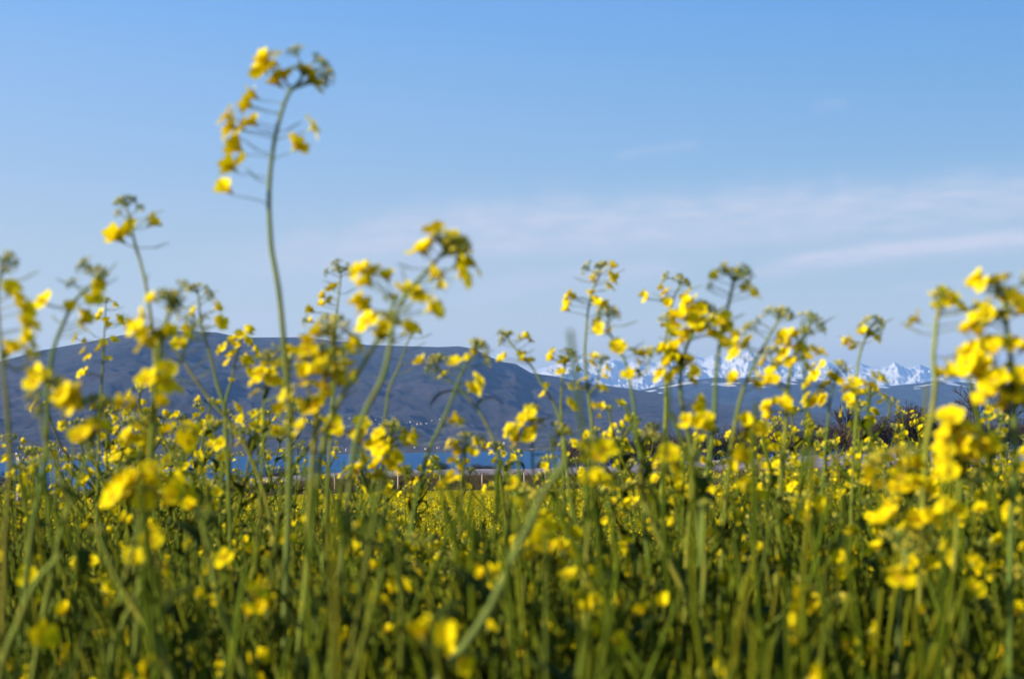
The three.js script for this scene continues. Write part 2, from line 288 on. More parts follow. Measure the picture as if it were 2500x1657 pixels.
const GREENS = [[0.092, 0.118, 0.002], [0.068, 0.103, 0.003], [0.125, 0.147, 0.005], [0.108, 0.118, 0.002], [0.083, 0.112, 0.010]];
const UP = V(0, 1, 0);
const quatTo = (dir, roll) => new THREE.Quaternion().setFromUnitVectors(UP, dir.clone().normalize()).multiply(new THREE.Quaternion().setFromAxisAngle(UP, roll));
class Plant {                                       // collects the pieces of one plant, in its own axes, base at the origin
  constructor() { this.stem = []; this.branch = []; this.leaf = []; this.flower = []; this.bud = []; this.green = pick(GREENS); }
  addFlower(p, dir, s = 1, kind) { this.flower.push([kind ?? Math.floor(R() * 6), new THREE.Matrix4().compose(p, quatTo(dir, R() * 6.28), V(s, s, s))]); }
  addBuds(p, dir, s = 1, kind) { this.bud.push([kind ?? Math.floor(R() * 4), new THREE.Matrix4().compose(p, quatTo(dir, R() * 6.28), V(s, s, s))]); }
  addLeaf(p, dir, len, kind) {
    const y = dir.clone().normalize(), x = V(-y.z, 0, y.x); if (x.lengthSq() < 1e-4) x.set(1, 0, 0); x.normalize(); const z = V(0, 0, 0).crossVectors(x, y);
    this.leaf.push([kind ?? Math.floor(R() * 4), new THREE.Matrix4().makeBasis(x, y, z).scale(V(len, len, len)).setPosition(p)]);
  }
  pedicel(list, a, b, r = 0.0004, sag = -0.04) { const m = a.clone().lerp(b, 0.5); m.y -= a.distanceTo(b) * sag; list.push(tube([a, m, b], r * 1.1, r * 0.9, 3, 4, this.green)); }
  pod(list, a, dir, k = 1) { const l = k * rr(0.028, 0.05), foot = a.clone().addScaledVector(dir, rr(0.010, 0.018)), up = V(dir.x, dir.y + 0.35, dir.z).normalize(), e = foot.clone().addScaledVector(up, l); list.push(tube([a, foot], 0.00045, 0.00045, 1, 3, this.green)); list.push(tube([foot, foot.clone().lerp(e, 0.7), e], 0.0007, 0.0003, 3, 4, this.green)); }
  // flowers, buds and pods along the end of a stalk
  raceme(list, pts, flowers, pods, size = 1) {
    const curve = new THREE.CatmullRomCurve3(pts, false, 'centripetal'), L = curve.getLength(), a0 = R() * 6;
    const tip = curve.getPoint(1), tan = curve.getTangent(1);
    this.addBuds(tip, tan, rr(0.6, 0.95) * size);
    for (let k = 0; k < flowers; k++) {
      const s = 0.004 + 0.052 * Math.pow((k + 0.4) / flowers, 1.1), t = Math.max(0.02, 1 - s / L), o = curve.getPointAt(t), w = a0 + k * 2.4 + rr(-0.3, 0.3), el = rr(0.1, 0.8);
      const dir = V(Math.cos(w) * Math.cos(el), Math.sin(el), Math.sin(w) * Math.cos(el)), e = o.clone().addScaledVector(dir, rr(0.013, 0.024));
      this.pedicel(list, o, e); this.addFlower(e, dir.clone().add(V(0, 0.25, 0)), rr(0.55, 0.92) * size);
    }
    for (let k = 0; k < pods; k++) {
      const s = 0.06 + 0.13 * (k + R() * 0.6) / Math.max(1, pods), t = 1 - s / L; if (t < 0.05) continue;
      const o = curve.getPointAt(t), w = a0 + k * 2.4, dir = V(Math.cos(w), rr(-0.05, 0.4), Math.sin(w)).normalize(); this.pod(list, o, dir);
    }
  }
  build(mode, parent) {
    const bake = (pairs, shapes) => pairs.map(([k, m]) => { const g = shapes[k % shapes.length].clone().applyMatrix4(m); return g.index ? g.toNonIndexed() : g; });
    const flat = (list) => list.map((g) => (g.index ? g.toNonIndexed() : g));
    const put = (name, g, m, matrix) => { const o = mesh(name, g, m, parent); o.applyMatrix4(matrix); return o; };
    if (mode === 'parts' || mode === 'stalk') {
      mesh('stem', merge(this.stem), stemMat, parent);
      for (const b of this.branch) mesh('branch', merge(b), stemMat, parent);
      for (const [k, m] of this.leaf) put('leaf', LEAVES[k % 4], leafMat, m);
      for (const [k, m] of this.flower) {
        if (mode === 'parts') { put('flower', FLOWERS[k % 6], petalMat, m); continue; }
        const b = BLOOMS[k % 6], f = put('flower', b.heart, budMat, m);     // a near flower: its heart, and each petal
        for (const p of b.petals) mesh('petal', p, petalMat, f);
      }
      for (const [k, m] of this.bud) put('bud_cluster', BUDS[k % 4], budMat, m);
    } else {
      mesh('stem', merge([...this.stem, ...this.branch.flat()]), stemMat, parent);
      if (this.leaf.length) mesh('foliage', merge(bake(this.leaf, LEAVES)), leafMat, parent).userData.kind = 'stuff';
      if (this.flower.length) mesh('blossom', merge([...bake(this.flower, mode === 'far' ? FLOWERS_FAR : FLOWERS)]), petalMat, parent).userData.kind = 'stuff';
      if (this.bud.length) mesh('bud_clusters', merge(bake(this.bud, BUDS)), budMat, parent).userData.kind = 'stuff';
    }
    return parent;
  }
}
// a whole plant of height h with side branches that end in flower heads
function cropPlant(h, { branches = 5, bloom = 5, pods = 5, leaves = 6, spread = 1, thick = 1, sides = 6, high = 0.62, from = 0.42, bow = 0.09, leafy = 1, bare = false } = {}) {
  const P = new Plant(), lean = V(rr(-bow, bow), 0, rr(-bow, bow)), w = rr(0, 6.28);
  const pts = [V(0, 0, 0), V(lean.x * 0.25 * h, h * 0.35, lean.z * 0.25 * h), V(lean.x * 0.6 * h + 0.012 * Math.cos(w), h * 0.72, lean.z * 0.6 * h + 0.012 * Math.sin(w)), V(lean.x * h, h, lean.z * h)];
  P.stem.push(tube(pts, 0.0062 * thick, 0.0015, 14, sides, P.green));
  P.raceme(P.stem, pts, bloom ? bloom + 2 : 0, pods);
  const curve = new THREE.CatmullRomCurve3(pts, false, 'centripetal');
  for (let k = 0; k < branches; k++) {
    const t = lerp(from, Math.max(0.86, from + 0.2), (k + R() * 0.7) / branches), o = curve.getPointAt(t), a = w + k * 2.4, rise = (h - o.y) * rr(0.55, 1.0), out = spread * rise * rr(0.28, 0.62);
    const dx = Math.cos(a), dz = Math.sin(a), list = [];
    const bp = [o, V(o.x + dx * out * 0.45, o.y + rise * 0.3, o.z + dz * out * 0.45), V(o.x + dx * out * 0.85, o.y + rise * 0.68, o.z + dz * out * 0.85), V(o.x + dx * out, o.y + rise, o.z + dz * out)];
    list.push(tube(bp, 0.0033 * thick, 0.0012, 9, sides - 1, P.green));
    P.raceme(list, bp, bloom && Math.max(1, Math.round(bloom * rr(0.5, 1.1))), Math.round(pods * 0.6));
    P.branch.push(list);
    P.addLeaf(o, V(dx, rr(0.5, 1.3), dz), rr(0.03, 0.065));
  }
  for (let k = 0; k < leaves; k++) { const t = rr(0.15, high), o = curve.getPointAt(t), a = R() * 6.28; P.addLeaf(o, V(Math.cos(a), rr(0.1, 1.2), Math.sin(a)), lerp(0.2, 0.035, t) * rr(0.8, 1.2) * leafy); }
  if (!bloom || bare) P.bud = [];
  if (!bloom) P.flower = [];
  return P;
}

// ---------- the tall stalks that stand out, each by itself ----------
// d depth; stem from the tip down; fl flowers [x, y, how many]; buds extra heads; r stem radius in mm; twigs side stalks
function stalk({ d, stem, fl = [], buds = [], r = 2.4, top = 1.1, pods = 2, twigs = [], leaves = [], size = 1, tip = true, deepen = 0, label }) {
  const P = new Plant(); P.green = [P.green[0] * 1.5, P.green[1] * 1.5, P.green[2] * 1.5 + 0.02];
  const world = stem.map(([x, y], i) => at(x, y, d + deepen * i / stem.length)).reverse();
  const low = world[0], next = world[Math.min(2, world.length - 1)], gy = ground(low.x, low.z);
  const run = low.clone().sub(next); run.multiplyScalar(1 / Math.max(0.02, -run.y));
  const fall = low.y - gy, lx = clamp(run.x, -0.5, 0.5), lz = clamp(run.z, -0.3, 0.3);
  const base = V(low.x + lx * fall * 0.30, gy - 0.01, low.z + lz * fall * 0.30), mid = V(low.x + lx * fall * 0.2, gy + fall * 0.55, low.z + lz * fall * 0.2);
  const pts = [base, mid, ...world].map((q) => q.sub(base).clone() && q.clone());
  pts[0].set(0, 0, 0);
  const origin = V(low.x + lx * fall * 0.30, gy - 0.01, low.z + lz * fall * 0.30);
  pts[1] = mid.clone().sub(origin); for (let i = 0; i < world.length; i++) pts[i + 2] = stemPoint(stem, world.length - 1 - i, d, deepen).sub(origin);
  const curve = new THREE.CatmullRomCurve3(pts, false, 'centripetal'), Lr = r / 1300;
  P.stem.push(tube(pts, Lr * 1.25, top / 1350, 40, 7, P.green));
  const S = 160, samples = Array.from({ length: S + 1 }, (_, i) => curve.getPoint(0.25 + 0.75 * i / S));
  const tipP = samples[S], tan = curve.getTangent(1);
  for (const [x, y, x2, y2, w = 1.4] of twigs) {                 // a side stalk from (x, y) on the stem to (x2, y2)
    const a = nearest(at(x, y, d).sub(origin)), e = at(x2, y2, d + rr(-0.04, 0.04)).sub(origin), m = a.clone().lerp(e, 0.5); m.x += (e.x - a.x) * 0.12; m.y -= 0.01;
    const list = [tube([a, m, e], w / 1000, 0.0009, 8, 5, P.green)]; P.branch.push(list);
    for (let k = 1; k < 14; k++) samples.push(a.clone().lerp(e, k / 14));
    P.addBuds(e, e.clone().sub(m), rr(0.55, 0.75));
    P.addLeaf(a, V(e.x - a.x, rr(0.05, 0.2), rr(-0.05, 0.05)), rr(0.02, 0.035));
  }
  function nearest(q, below = 0) { let best = samples[0], bd = 1e9; for (const s of samples) { const k = s.distanceTo(q) + (s.y > q.y - below ? 0.6 * (s.y - q.y + below) + 0.006 : 0); if (k < bd) { bd = k; best = s; } } return best.clone(); }
  for (const [x, y, n = 1] of fl) for (let k = 0; k < n; k++) {
    const j = n > 1 ? 0.0075 : 0, q = at(x, y, d + rr(-0.012, 0.012)).sub(origin).add(V(rr(-j, j), rr(-j, j), rr(-j, j)));
    const a = nearest(q, 0.007), dir = q.clone().sub(a).normalize().add(V(rr(-0.3, 0.3), 0.35, rr(-0.2, 0.7))).normalize();
    const foot = q.clone().addScaledVector(dir, -0.006);
    P.pedicel(P.stem, a, foot); P.addFlower(foot, dir, size * rr(0.7, 1.0));
  }
  if (tip) P.addBuds(tipP, tan, rr(0.5, 0.7));
  for (const [x, y, n = 1] of buds) for (let k = 0; k < n; k++) { const j = n > 1 ? 0.008 : 0, q = at(x, y, d).sub(origin).add(V(rr(-j, j), rr(-j, j), rr(-j, j))), a = nearest(q, 0.008), dir = q.clone().sub(a).normalize(); P.pedicel(P.stem, a, q, 0.0006); P.addBuds(q, dir, rr(0.35, 0.55), pick([0, 2, 3])); }
  for (let k = 0; k < pods; k++) { const t = lerp(0.93, 0.62, (k + 0.3 * R()) / pods), o = curve.getPoint(t), w = k * 2.6 + R(); P.pod(P.stem, o, V(Math.cos(w), rr(-0.05, 0.3), 0.5 * Math.sin(w)).normalize(), 0.4); }
  for (const [x, y, dx, dy, len] of leaves) { const a = nearest(at(x, y, d).sub(origin)); P.addLeaf(a, V(dx, dy, rr(-0.4, 0.4)), len); }
  const t = thing('rapeseed_stalk', origin, label, 'rapeseed', 'tall rapeseed stalks standing above the crop');
  P.build('stalk', t);
}
function stemPoint(stem, i, d, deepen) { return at(stem[i][0], stem[i][1], d + deepen * i / stem.length); }

stalk({ d: 1.15, r: 3.0, top: 1.9, pods: 5, size: 1.35, label: 'tallest rapeseed stalk, curving alone high into the open sky',
  stem: [[742, 176], [730, 200], [704, 228], [684, 284], [671, 335], [663, 386], [658, 437], [656, 501], [659, 565], [663, 613], [673, 667], [682, 725], [690, 807], [699, 900], [706, 990], [707, 1100], [704, 1250], [698, 1400]],
  fl: [[666, 149, 2], [648, 172], [660, 165], [694, 190], [680, 205], [737, 172], [750, 202], [610, 258], [622, 236], [562, 296, 2], [589, 314], [620, 302], [763, 312], [571, 413], [560, 467], [587, 367], [719, 363]], buds: [[772, 148], [790, 160], [798, 182], [786, 196], [724, 130]] });
stalk({ d: 1.3, r: 2.3, top: 1.3, size: 1.35, label: 'thin rapeseed stalk with one yellow flower on its side, left of the tallest stalk',
  stem: [[306, 496], [316, 540], [328, 590], [340, 633], [354, 690], [362, 740], [372, 810], [378, 900], [380, 980], [372, 1100], [355, 1300]],
  fl: [[288, 574, 2], [297, 586], [365, 548]], buds: [[290, 520], [338, 508], [364, 536]], pods: 5 });
stalk({ d: 1.15, r: 2.6, top: 1.5, label: 'rapeseed stalk leaning right with a bud head, near the left edge',
  stem: [[240, 668], [228, 690], [192, 722], [160, 775], [133, 840], [120, 905], [115, 964], [114, 1060], [100, 1180], [70, 1350]],
  fl: [[236, 696], [231, 726], [201, 770, 2], [204, 784], [106, 736], [169, 748]], buds: [[222, 664], [210, 650], [176, 690], [244, 680]], pods: 6 });
stalk({ d: 1.05, r: 2.4, label: 'rapeseed stalk cut by the left edge of the picture',
  stem: [[6, 640], [-6, 700], [-4, 790], [6, 900], [16, 1000], [22, 1150], [10, 1350]],
  fl: [[36, 694, 2], [41, 730], [57, 752], [64, 786, 2], [56, 820], [41, 838, 2], [66, 862]], buds: [[20, 628], [30, 646], [10, 660]], twigs: [[4, 880, 80, 858, 1.1]] });
stalk({ d: 2.2, r: 3.0, label: 'small rapeseed head with scattered flowers between the leaning stalk and the bright cluster',
  stem: [[258, 735], [256, 775], [253, 820], [251, 875], [246, 960], [240, 1080], [236, 1250]],
  fl: [[278, 746], [243, 763], [240, 772], [258, 786], [262, 796], [288, 778], [296, 784], [311, 785], [257, 836, 2], [278, 828], [207, 834], [183, 825], [201, 857], [211, 873], [240, 852], [198, 902, 2], [196, 912], [262, 874]], pods: 5 });
stalk({ d: 1.05, r: 3.0, top: 1.9, label: 'rapeseed plant with a dense dark bud head above bright yellow blossoms',
  stem: [[424, 725], [412, 765], [398, 810], [386, 870], [378, 950], [372, 1040], [362, 1160], [345, 1350]],
  fl: [[340, 806, 2], [356, 815, 2], [373, 818, 2], [345, 836], [330, 800], [372, 730], [346, 768], [417, 806], [414, 826, 2], [388, 920, 2], [396, 948, 2], [404, 935], [426, 940], [360, 928], [308, 980, 2], [330, 990], [390, 984]], buds: [[418, 742, 3], [432, 720, 2], [440, 752, 2], [405, 722], [446, 700]], twigs: [[380, 920, 468, 800, 1.2]], pods: 3 });
stalk({ d: 1.6, r: 2.7, label: 'thin rapeseed stalk with loose buds, beside the dense dark bud head',
  stem: [[480, 708], [486, 740], [488, 781], [503, 834], [518, 890], [530, 940], [546, 990], [552, 1080], [560, 1250]],
  fl: [[470, 766], [466, 792, 2], [456, 818], [527, 751], [538, 785], [530, 790]], buds: [[470, 704], [503, 714], [510, 728], [498, 775]], pods: 6 });
stalk({ d: 1.5, r: 2.7, label: 'dark diagonal rapeseed stalk crossing down right in front of the mountain',
  stem: [[404, 810], [418, 845], [444, 875], [466, 912], [490, 945], [520, 985], [560, 1030], [600, 1090], [640, 1190], [665, 1300]], fl: [[437, 838], [452, 820]], tip: true, pods: 7 });
stalk({ d: 2.0, r: 2.6, label: 'airy rapeseed head of small flowers in front of the ridge, left of the tallest stalk',
  stem: [[590, 818], [584, 845], [574, 885], [564, 930], [552, 970], [548, 1050], [540, 1200]],
  fl: [[598, 813, 2], [568, 832], [575, 840], [543, 849, 2], [612, 838, 2], [621, 852], [610, 862, 2], [568, 874, 2], [553, 884], [604, 898, 2], [595, 884], [608, 908], [565, 929], [576, 988], [580, 1000]], buds: [[578, 812], [560, 836]] });
stalk({ d: 1.5, r: 2.3, label: 'rapeseed plant with yellow flowers clustered against the lower part of the tallest stalk',
  stem: [[652, 880], [648, 920], [644, 960], [643, 1020], [640, 1120], [630, 1300]],
  fl: [[706, 846, 2], [708, 862], [659, 902, 2], [652, 912], [638, 918, 2], [627, 946, 2], [684, 940], [678, 930], [703, 908], [660, 928], [686, 1004, 2], [722, 998, 2], [690, 1070, 2], [676, 1052], [700, 1030]], buds: [[640, 872], [660, 868], [676, 856]], twigs: [[644, 980, 700, 900, 1.2], [642, 1060, 722, 985, 1.4]] });
stalk({ d: 1.15, r: 3.0, top: 2.0, label: 'full rapeseed plant crowded with yellow flowers, right of the tallest stalk',
  stem: [[816, 796], [812, 850], [800, 900], [782, 960], [770, 1040], [762, 1150], [750, 1320]],
  fl: [[766, 841, 2], [745, 858, 2], [766, 882, 2], [748, 902, 2], [744, 912], [783, 868], [834, 898, 3], [836, 920, 2], [801, 910, 2], [790, 946], [854, 838], [851, 850, 2], [730, 872], [736, 932], [766, 1000, 3], [758, 988], [777, 986], [790, 968], [798, 808], [776, 812], [822, 864], [700, 962], [734, 1040]], buds: [[824, 816, 2], [808, 826, 2], [840, 808], [790, 850]], twigs: [[790, 930, 832, 880, 1.5], [775, 1000, 745, 880, 1.4]], pods: 2 });
stalk({ d: 1.5, r: 2.5, label: 'straight green rapeseed stem beside the crowded yellow plant', stem: [[822, 905], [818, 940], [810, 1000], [806, 1070], [800, 1180], [790, 1330]], fl: [[818, 1024, 2], [792, 1050, 2], [826, 1060]], pods: 4 });
stalk({ d: 1.9, r: 2.3, label: 'slim upright rapeseed head above the crowded yellow plant',
  stem: [[830, 662], [831, 680], [826, 727], [822, 765], [818, 810], [814, 900], [805, 1080]],
  fl: [[806, 702], [819, 697], [812, 704], [780, 724, 2], [798, 745, 2], [758, 757], [764, 770, 2]], buds: [[848, 652], [856, 662], [798, 664], [822, 646], [748, 785], [788, 775]], pods: 4 });
stalk({ d: 1.05, r: 2.6, top: 1.6, size: 1.2, label: 'large rapeseed stalk leaning right against the sky, with widely spaced flowers',
  stem: [[1090, 602], [1073, 627], [1029, 674], [999, 707], [973, 751], [957, 801], [951, 850], [934, 920], [917, 955], [893, 1000], [868, 1080], [850, 1220]],
  fl: [[1084, 606, 2], [1062, 570], [1032, 604, 2], [1046, 600], [1130, 658, 2], [1124, 672], [991, 722, 2], [1053, 676, 2], [1046, 756], [1062, 748]], buds: [[1108, 588], [1128, 600], [1076, 585]], pods: 6 });
stalk({ d: 1.1, r: 2.8, top: 1.6, size: 1.2, label: 'second leaning rapeseed stalk, left of the large leaning one',
  stem: [[962, 736], [946, 781], [917, 834], [896, 875], [866, 920], [838, 960], [818, 1000], [790, 1080], [770, 1220]],
  fl: [[899, 682, 3], [902, 694], [946, 680], [885, 735, 2], [890, 752], [896, 786], [940, 812, 2], [936, 822], [979, 808, 2]], buds: [[955, 770], [962, 778]], pods: 5 });
stalk({ d: 1.8, r: 2.6, label: 'thin slanting rapeseed stalk with a bare bud tip, in front of the mountain',
  stem: [[1010, 806], [993, 840], [973, 896], [950, 949], [941, 1010], [925, 1100], [900, 1260]], fl: [[985, 812]], buds: [[1000, 800], [1020, 808]], pods: 7 });
stalk({ d: 1.5, r: 2.6, label: 'slanting green rapeseed stalk with a single bright flower to its right, over the blue ridge',
  stem: [[1160, 850], [1150, 870], [1136, 890], [1115, 940], [1097, 988], [1070, 1050], [1046, 1100], [1020, 1200], [1000, 1330]],
  fl: [[1147, 870, 2], [1029, 883], [1109, 887], [1156, 944, 2], [1150, 950], [1168, 925], [1115, 1010, 2], [1108, 1022]], buds: [[1160, 838], [1174, 846], [1182, 868], [1186, 886]], pods: 3 });
stalk({ d: 1.7, r: 2.0, label: 'brownish rapeseed twig crossing the slanting green stalk',
  stem: [[1062, 886], [1085, 917], [1121, 949], [1162, 994], [1192, 1045], [1210, 1090], [1230, 1220]], fl: [[1085, 915]], buds: [[1056, 880], [1074, 880], [1048, 900], [1065, 905]], pods: 3, leaves: [[1162, 994, 0.6, 0.7, 0.04], [1125, 955, -0.9, 0.1, 0.05]] });
stalk({ d: 1.9, r: 2.4, label: 'small rapeseed head where the ridge runs down to the snow peaks',
  stem: [[1236, 820], [1247, 837], [1268, 862], [1295, 890], [1324, 938], [1354, 988], [1375, 1060], [1390, 1200]],
  fl: [[1224, 868, 2], [1292, 826, 2], [1280, 872, 3], [1330, 952, 2], [1270, 824]], buds: [[1244, 815], [1230, 830], [1226, 812]], pods: 4 });
stalk({ d: 1.8, r: 2.8, label: 'upright rapeseed stalk with sharp yellow flowers, tallest over the snow peaks on their left',
  stem: [[1469, 650], [1464, 672], [1449, 704], [1437, 751], [1431, 816], [1428, 861], [1432, 926], [1438, 970], [1446, 1039], [1441, 1113], [1430, 1280]],
  fl: [[1487, 666, 2], [1494, 684], [1486, 700], [1444, 676, 2], [1450, 684], [1394, 722, 2], [1384, 728], [1404, 726], [1446, 724, 3], [1375, 754, 2], [1451, 876, 2], [1446, 886], [1468, 908, 2], [1416, 934, 2], [1424, 946], [1472, 956, 2], [1463, 996, 2], [1452, 992]], buds: [[1476, 644], [1462, 652], [1434, 656]], pods: 6, twigs: [[1440, 960, 1468, 880, 1.2]] });
stalk({ d: 2.0, r: 2.7, label: 'rapeseed head with green buds beside the upright sharp stalk',
  stem: [[1394, 862], [1384, 880], [1374, 915], [1371, 960], [1370, 1010], [1374, 1060], [1378, 1220]], fl: [[1348, 864, 2], [1369, 877, 2], [1369, 905], [1401, 994, 2], [1410, 905], [1392, 940]], buds: [[1380, 884], [1400, 870], [1386, 862]], pods: 6 });
stalk({ d: 1.5, r: 2.4, label: 'rapeseed stalk leaning left with a small orange flower at its tip',
  stem: [[1484, 766], [1487, 807], [1508, 843], [1526, 880], [1540, 940], [1552, 1020], [1570, 1200]],
  fl: [[1480, 745, 2], [1475, 793, 2], [1522, 846, 2], [1560, 858, 2], [1585, 862], [1570, 866], [1552, 896, 2], [1462, 800]], buds: [[1494, 765], [1500, 772], [1465, 775], [1455, 800]], twigs: [[1535, 920, 1592, 860, 1.4]], pods: 3 });
stalk({ d: 1.8, r: 2.8, label: 'slender rapeseed stem left of the big yellow cluster over the snow peaks',
  stem: [[1662, 690], [1650, 716], [1638, 757], [1627, 816], [1623, 890], [1626, 964], [1624, 1040], [1616, 1180]],
  fl: [[1623, 700, 2], [1626, 712], [1620, 728, 2], [1585, 724, 2], [1623, 784, 2], [1645, 815], [1630, 850, 2], [1620, 856, 2]], buds: [[1672, 686], [1678, 694], [1628, 676], [1660, 674]], pods: 4 });
stalk({ d: 1.5, r: 2.9, top: 1.8, label: 'big bright yellow rapeseed cluster standing over the snow peaks',
  stem: [[1716, 742], [1704, 780], [1686, 825], [1668, 875], [1662, 949], [1672, 1020], [1690, 1110], [1705, 1280]],
  fl: [[1682, 738, 2], [1688, 750, 3], [1709, 750, 2], [1698, 782, 3], [1703, 796, 2], [1686, 802, 2], [1661, 820, 3], [1653, 763, 3], [1648, 772], [1672, 756], [1640, 790, 2], [1635, 864, 3], [1622, 850], [1664, 882, 3], [1688, 912, 3], [1640, 896, 2], [1638, 932, 2], [1721, 806, 2], [1730, 815], [1744, 812], [1612, 912], [1694, 988, 3], [1712, 980]], buds: [[1722, 750], [1735, 760], [1730, 790]], twigs: [[1670, 900, 1630, 780, 1.3]], pods: 2 });
stalk({ d: 1.3, r: 2.8, top: 1.7, label: 'pale rapeseed stalk with spread bud head, right of the big yellow cluster',
  stem: [[1796, 676], [1790, 695], [1783, 727], [1768, 787], [1757, 846], [1750, 905], [1747, 960], [1743, 1040], [1733, 1128], [1722, 1190], [1712, 1320]],
  fl: [[1819, 703, 2], [1845, 716], [1752, 772, 2], [1762, 786, 2], [1774, 798], [1778, 836, 2], [1747, 676]], buds: [[1771, 657], [1774, 668], [1818, 657], [1830, 668], [1736, 698], [1800, 660]], pods: 4, twigs: [[1735, 1110, 1830, 1030, 1.8]] });
stalk({ d: 1.4, r: 2.5, top: 1.4, label: 'slanting grey rapeseed stalk with a bare tip over the highest snow peak',
  stem: [[1906, 772], [1895, 793], [1872, 834], [1850, 872], [1832, 912], [1814, 955], [1800, 1010], [1785, 1100], [1770, 1250]],
  fl: [[1806, 845, 3], [1818, 840], [1800, 860], [1812, 935, 2], [1835, 930, 2], [1846, 940]], buds: [[1916, 766], [1876, 762], [1851, 786], [1828, 802]], pods: 4 });
stalk({ d: 1.5, r: 3.0, top: 1.8, label: 'rapeseed plant with a curling bud tip and bright blossoms right of the highest snow peak',
  stem: [[1980, 782], [1973, 800], [1957, 831], [1938, 872], [1928, 920], [1922, 980], [1918, 1060], [1905, 1220]],
  fl: [[1918, 826, 3], [1908, 836], [1930, 834, 2], [1927, 806, 2], [1945, 864, 3], [1930, 874, 3], [1956, 852, 2], [1998, 852, 2], [1972, 884, 3], [1886, 898, 2], [1876, 872, 2], [1898, 880], [1886, 930, 2], [1878, 1000, 4], [1890, 990, 2], [1924, 985, 3], [1930, 1000]], buds: [[1984, 778], [2000, 798], [2008, 806], [1968, 812]], twigs: [[1924, 960, 1880, 860, 1.4]], pods: 2 });
stalk({ d: 1.8, r: 2.3, label: 'rapeseed head with yellow flowers in front of the dark blue foothills',
  stem: [[2052, 890], [2040, 930], [2030, 970], [2022, 1030], [2010, 1180]], fl: [[2001, 900, 2], [2004, 890], [2040, 906, 2], [2046, 920], [2028, 930, 2], [1976, 938], [1978, 960, 2], [2006, 962], [2012, 978, 3], [2000, 990, 2], [2010, 944]], buds: [[2008, 945], [2060, 905]], pods: 2 });
stalk({ d: 1.7, r: 2.4, top: 1.3, label: 'delicate rapeseed sprig with a dark flower and forked buds against the sky',
  stem: [[2140, 782], [2128, 796], [2114, 825], [2099, 870], [2093, 920], [2093, 980], [2088, 1080], [2080, 1230]],
  fl: [[2081, 836, 2], [2086, 844], [2069, 828], [2140, 825], [2108, 812], [2122, 818], [2063, 940, 3], [2080, 958, 3], [2095, 950, 2], [2137, 930, 3], [2133, 948, 2], [2078, 984, 2]], buds: [[2120, 780], [2110, 796], [2150, 786], [2154, 798], [2144, 808]], pods: 2 });
stalk({ d: 1.1, r: 2.8, top: 1.9, label: 'pale thick rapeseed stalk ending in one yellow flower, near the right edge',
  stem: [[2299, 740], [2289, 775], [2285, 816], [2280, 875], [2284, 929], [2279, 988], [2266, 1068], [2260, 1160], [2250, 1320]],
  fl: [[2300, 736, 2], [2294, 750], [2238, 780], [2347, 745], [2374, 765, 2], [2376, 776], [2290, 896, 2], [2315, 906, 2]], buds: [[2304, 728], [2292, 755]], pods: 3 });
stalk({ d: 1.0, r: 2.9, top: 1.8, label: 'big blurred rapeseed plant at the right edge, heavy with flowers',
  stem: [[2458, 720], [2456, 760], [2466, 850], [2474, 930], [2478, 1020], [2480, 1120], [2470, 1300]],
  fl: [[2405, 702, 2], [2418, 696, 2], [2432, 690], [2460, 726, 2], [2450, 732], [2490, 745, 3], [2488, 762], [2439, 755, 2], [2383, 812, 2], [2392, 816], [2474, 835, 3], [2472, 850], [2421, 856, 3], [2350, 872, 2], [2372, 880, 3], [2385, 890, 2], [2376, 862], [2401, 912, 2], [2470, 938, 4], [2490, 930, 2], [2415, 955, 4], [2474, 975, 3], [2440, 980, 2], [2452, 905]], buds: [[2430, 776, 3], [2415, 780, 2], [2446, 785, 2], [2440, 700], [2500, 690], [2420, 830], [2452, 830]], twigs: [[2476, 960, 2420, 850, 1.4]], pods: 2 });
stalk({ d: 1.02, r: 2.8, label: 'nearest rapeseed plant low on the right, with large soft yellow blossoms',
  stem: [[2215, 1110], [2222, 1160], [2225, 1230], [2218, 1310], [2205, 1420], [2195, 1560]],
  fl: [[2149, 1122, 3], [2165, 1114], [2226, 1126, 3], [2236, 1138], [2185, 1155, 2], [2250, 1202, 3], [2137, 1192, 2], [2192, 1190, 3], [2206, 1178, 2], [2161, 1253, 3], [2190, 1253, 2], [2259, 1258, 2], [2250, 1268], [2196, 1403, 3], [2225, 1300]], buds: [[2223, 1304, 3], [2200, 1330, 2], [2226, 1330, 2]], twigs: [[2222, 1240, 2150, 1130, 1.4]], pods: 0 });
stalk({ d: 1.0, r: 2.8, label: 'rapeseed plant with a V of soft yellow flowers before the grey ploughed strip',
  stem: [[2345, 1040], [2350, 1100], [2345, 1180], [2340, 1260], [2330, 1400], [2320, 1540]],
  fl: [[2310, 1046, 2], [2322, 1036], [2335, 1034, 2], [2359, 1060, 2], [2312, 1090, 3], [2322, 1070, 2], [2294, 1132, 3], [2300, 1145], [2386, 1098, 3], [2392, 1082, 2], [2415, 1088, 2], [2330, 1140, 2], [2315, 1220, 3], [2372, 1130, 2]], buds: [[2350, 1046]], twigs: [[2346, 1170, 2395, 1080, 1.5]], pods: 0 });
stalk({ d: 0.95, r: 2.6, label: 'low rapeseed head of big soft blossoms on the left, above the far field edge',
  stem: [[352, 1180], [350, 1215], [342, 1270], [325, 1340], [300, 1430], [280, 1540]],
  fl: [[296, 1194, 2], [310, 1190], [325, 1200, 2], [336, 1182, 2], [349, 1172, 2], [372, 1158, 2], [366, 1168], [287, 1214, 2], [370, 1214], [409, 1178, 2], [414, 1192, 2], [432, 1223, 2]], tip: false, pods: 0 });
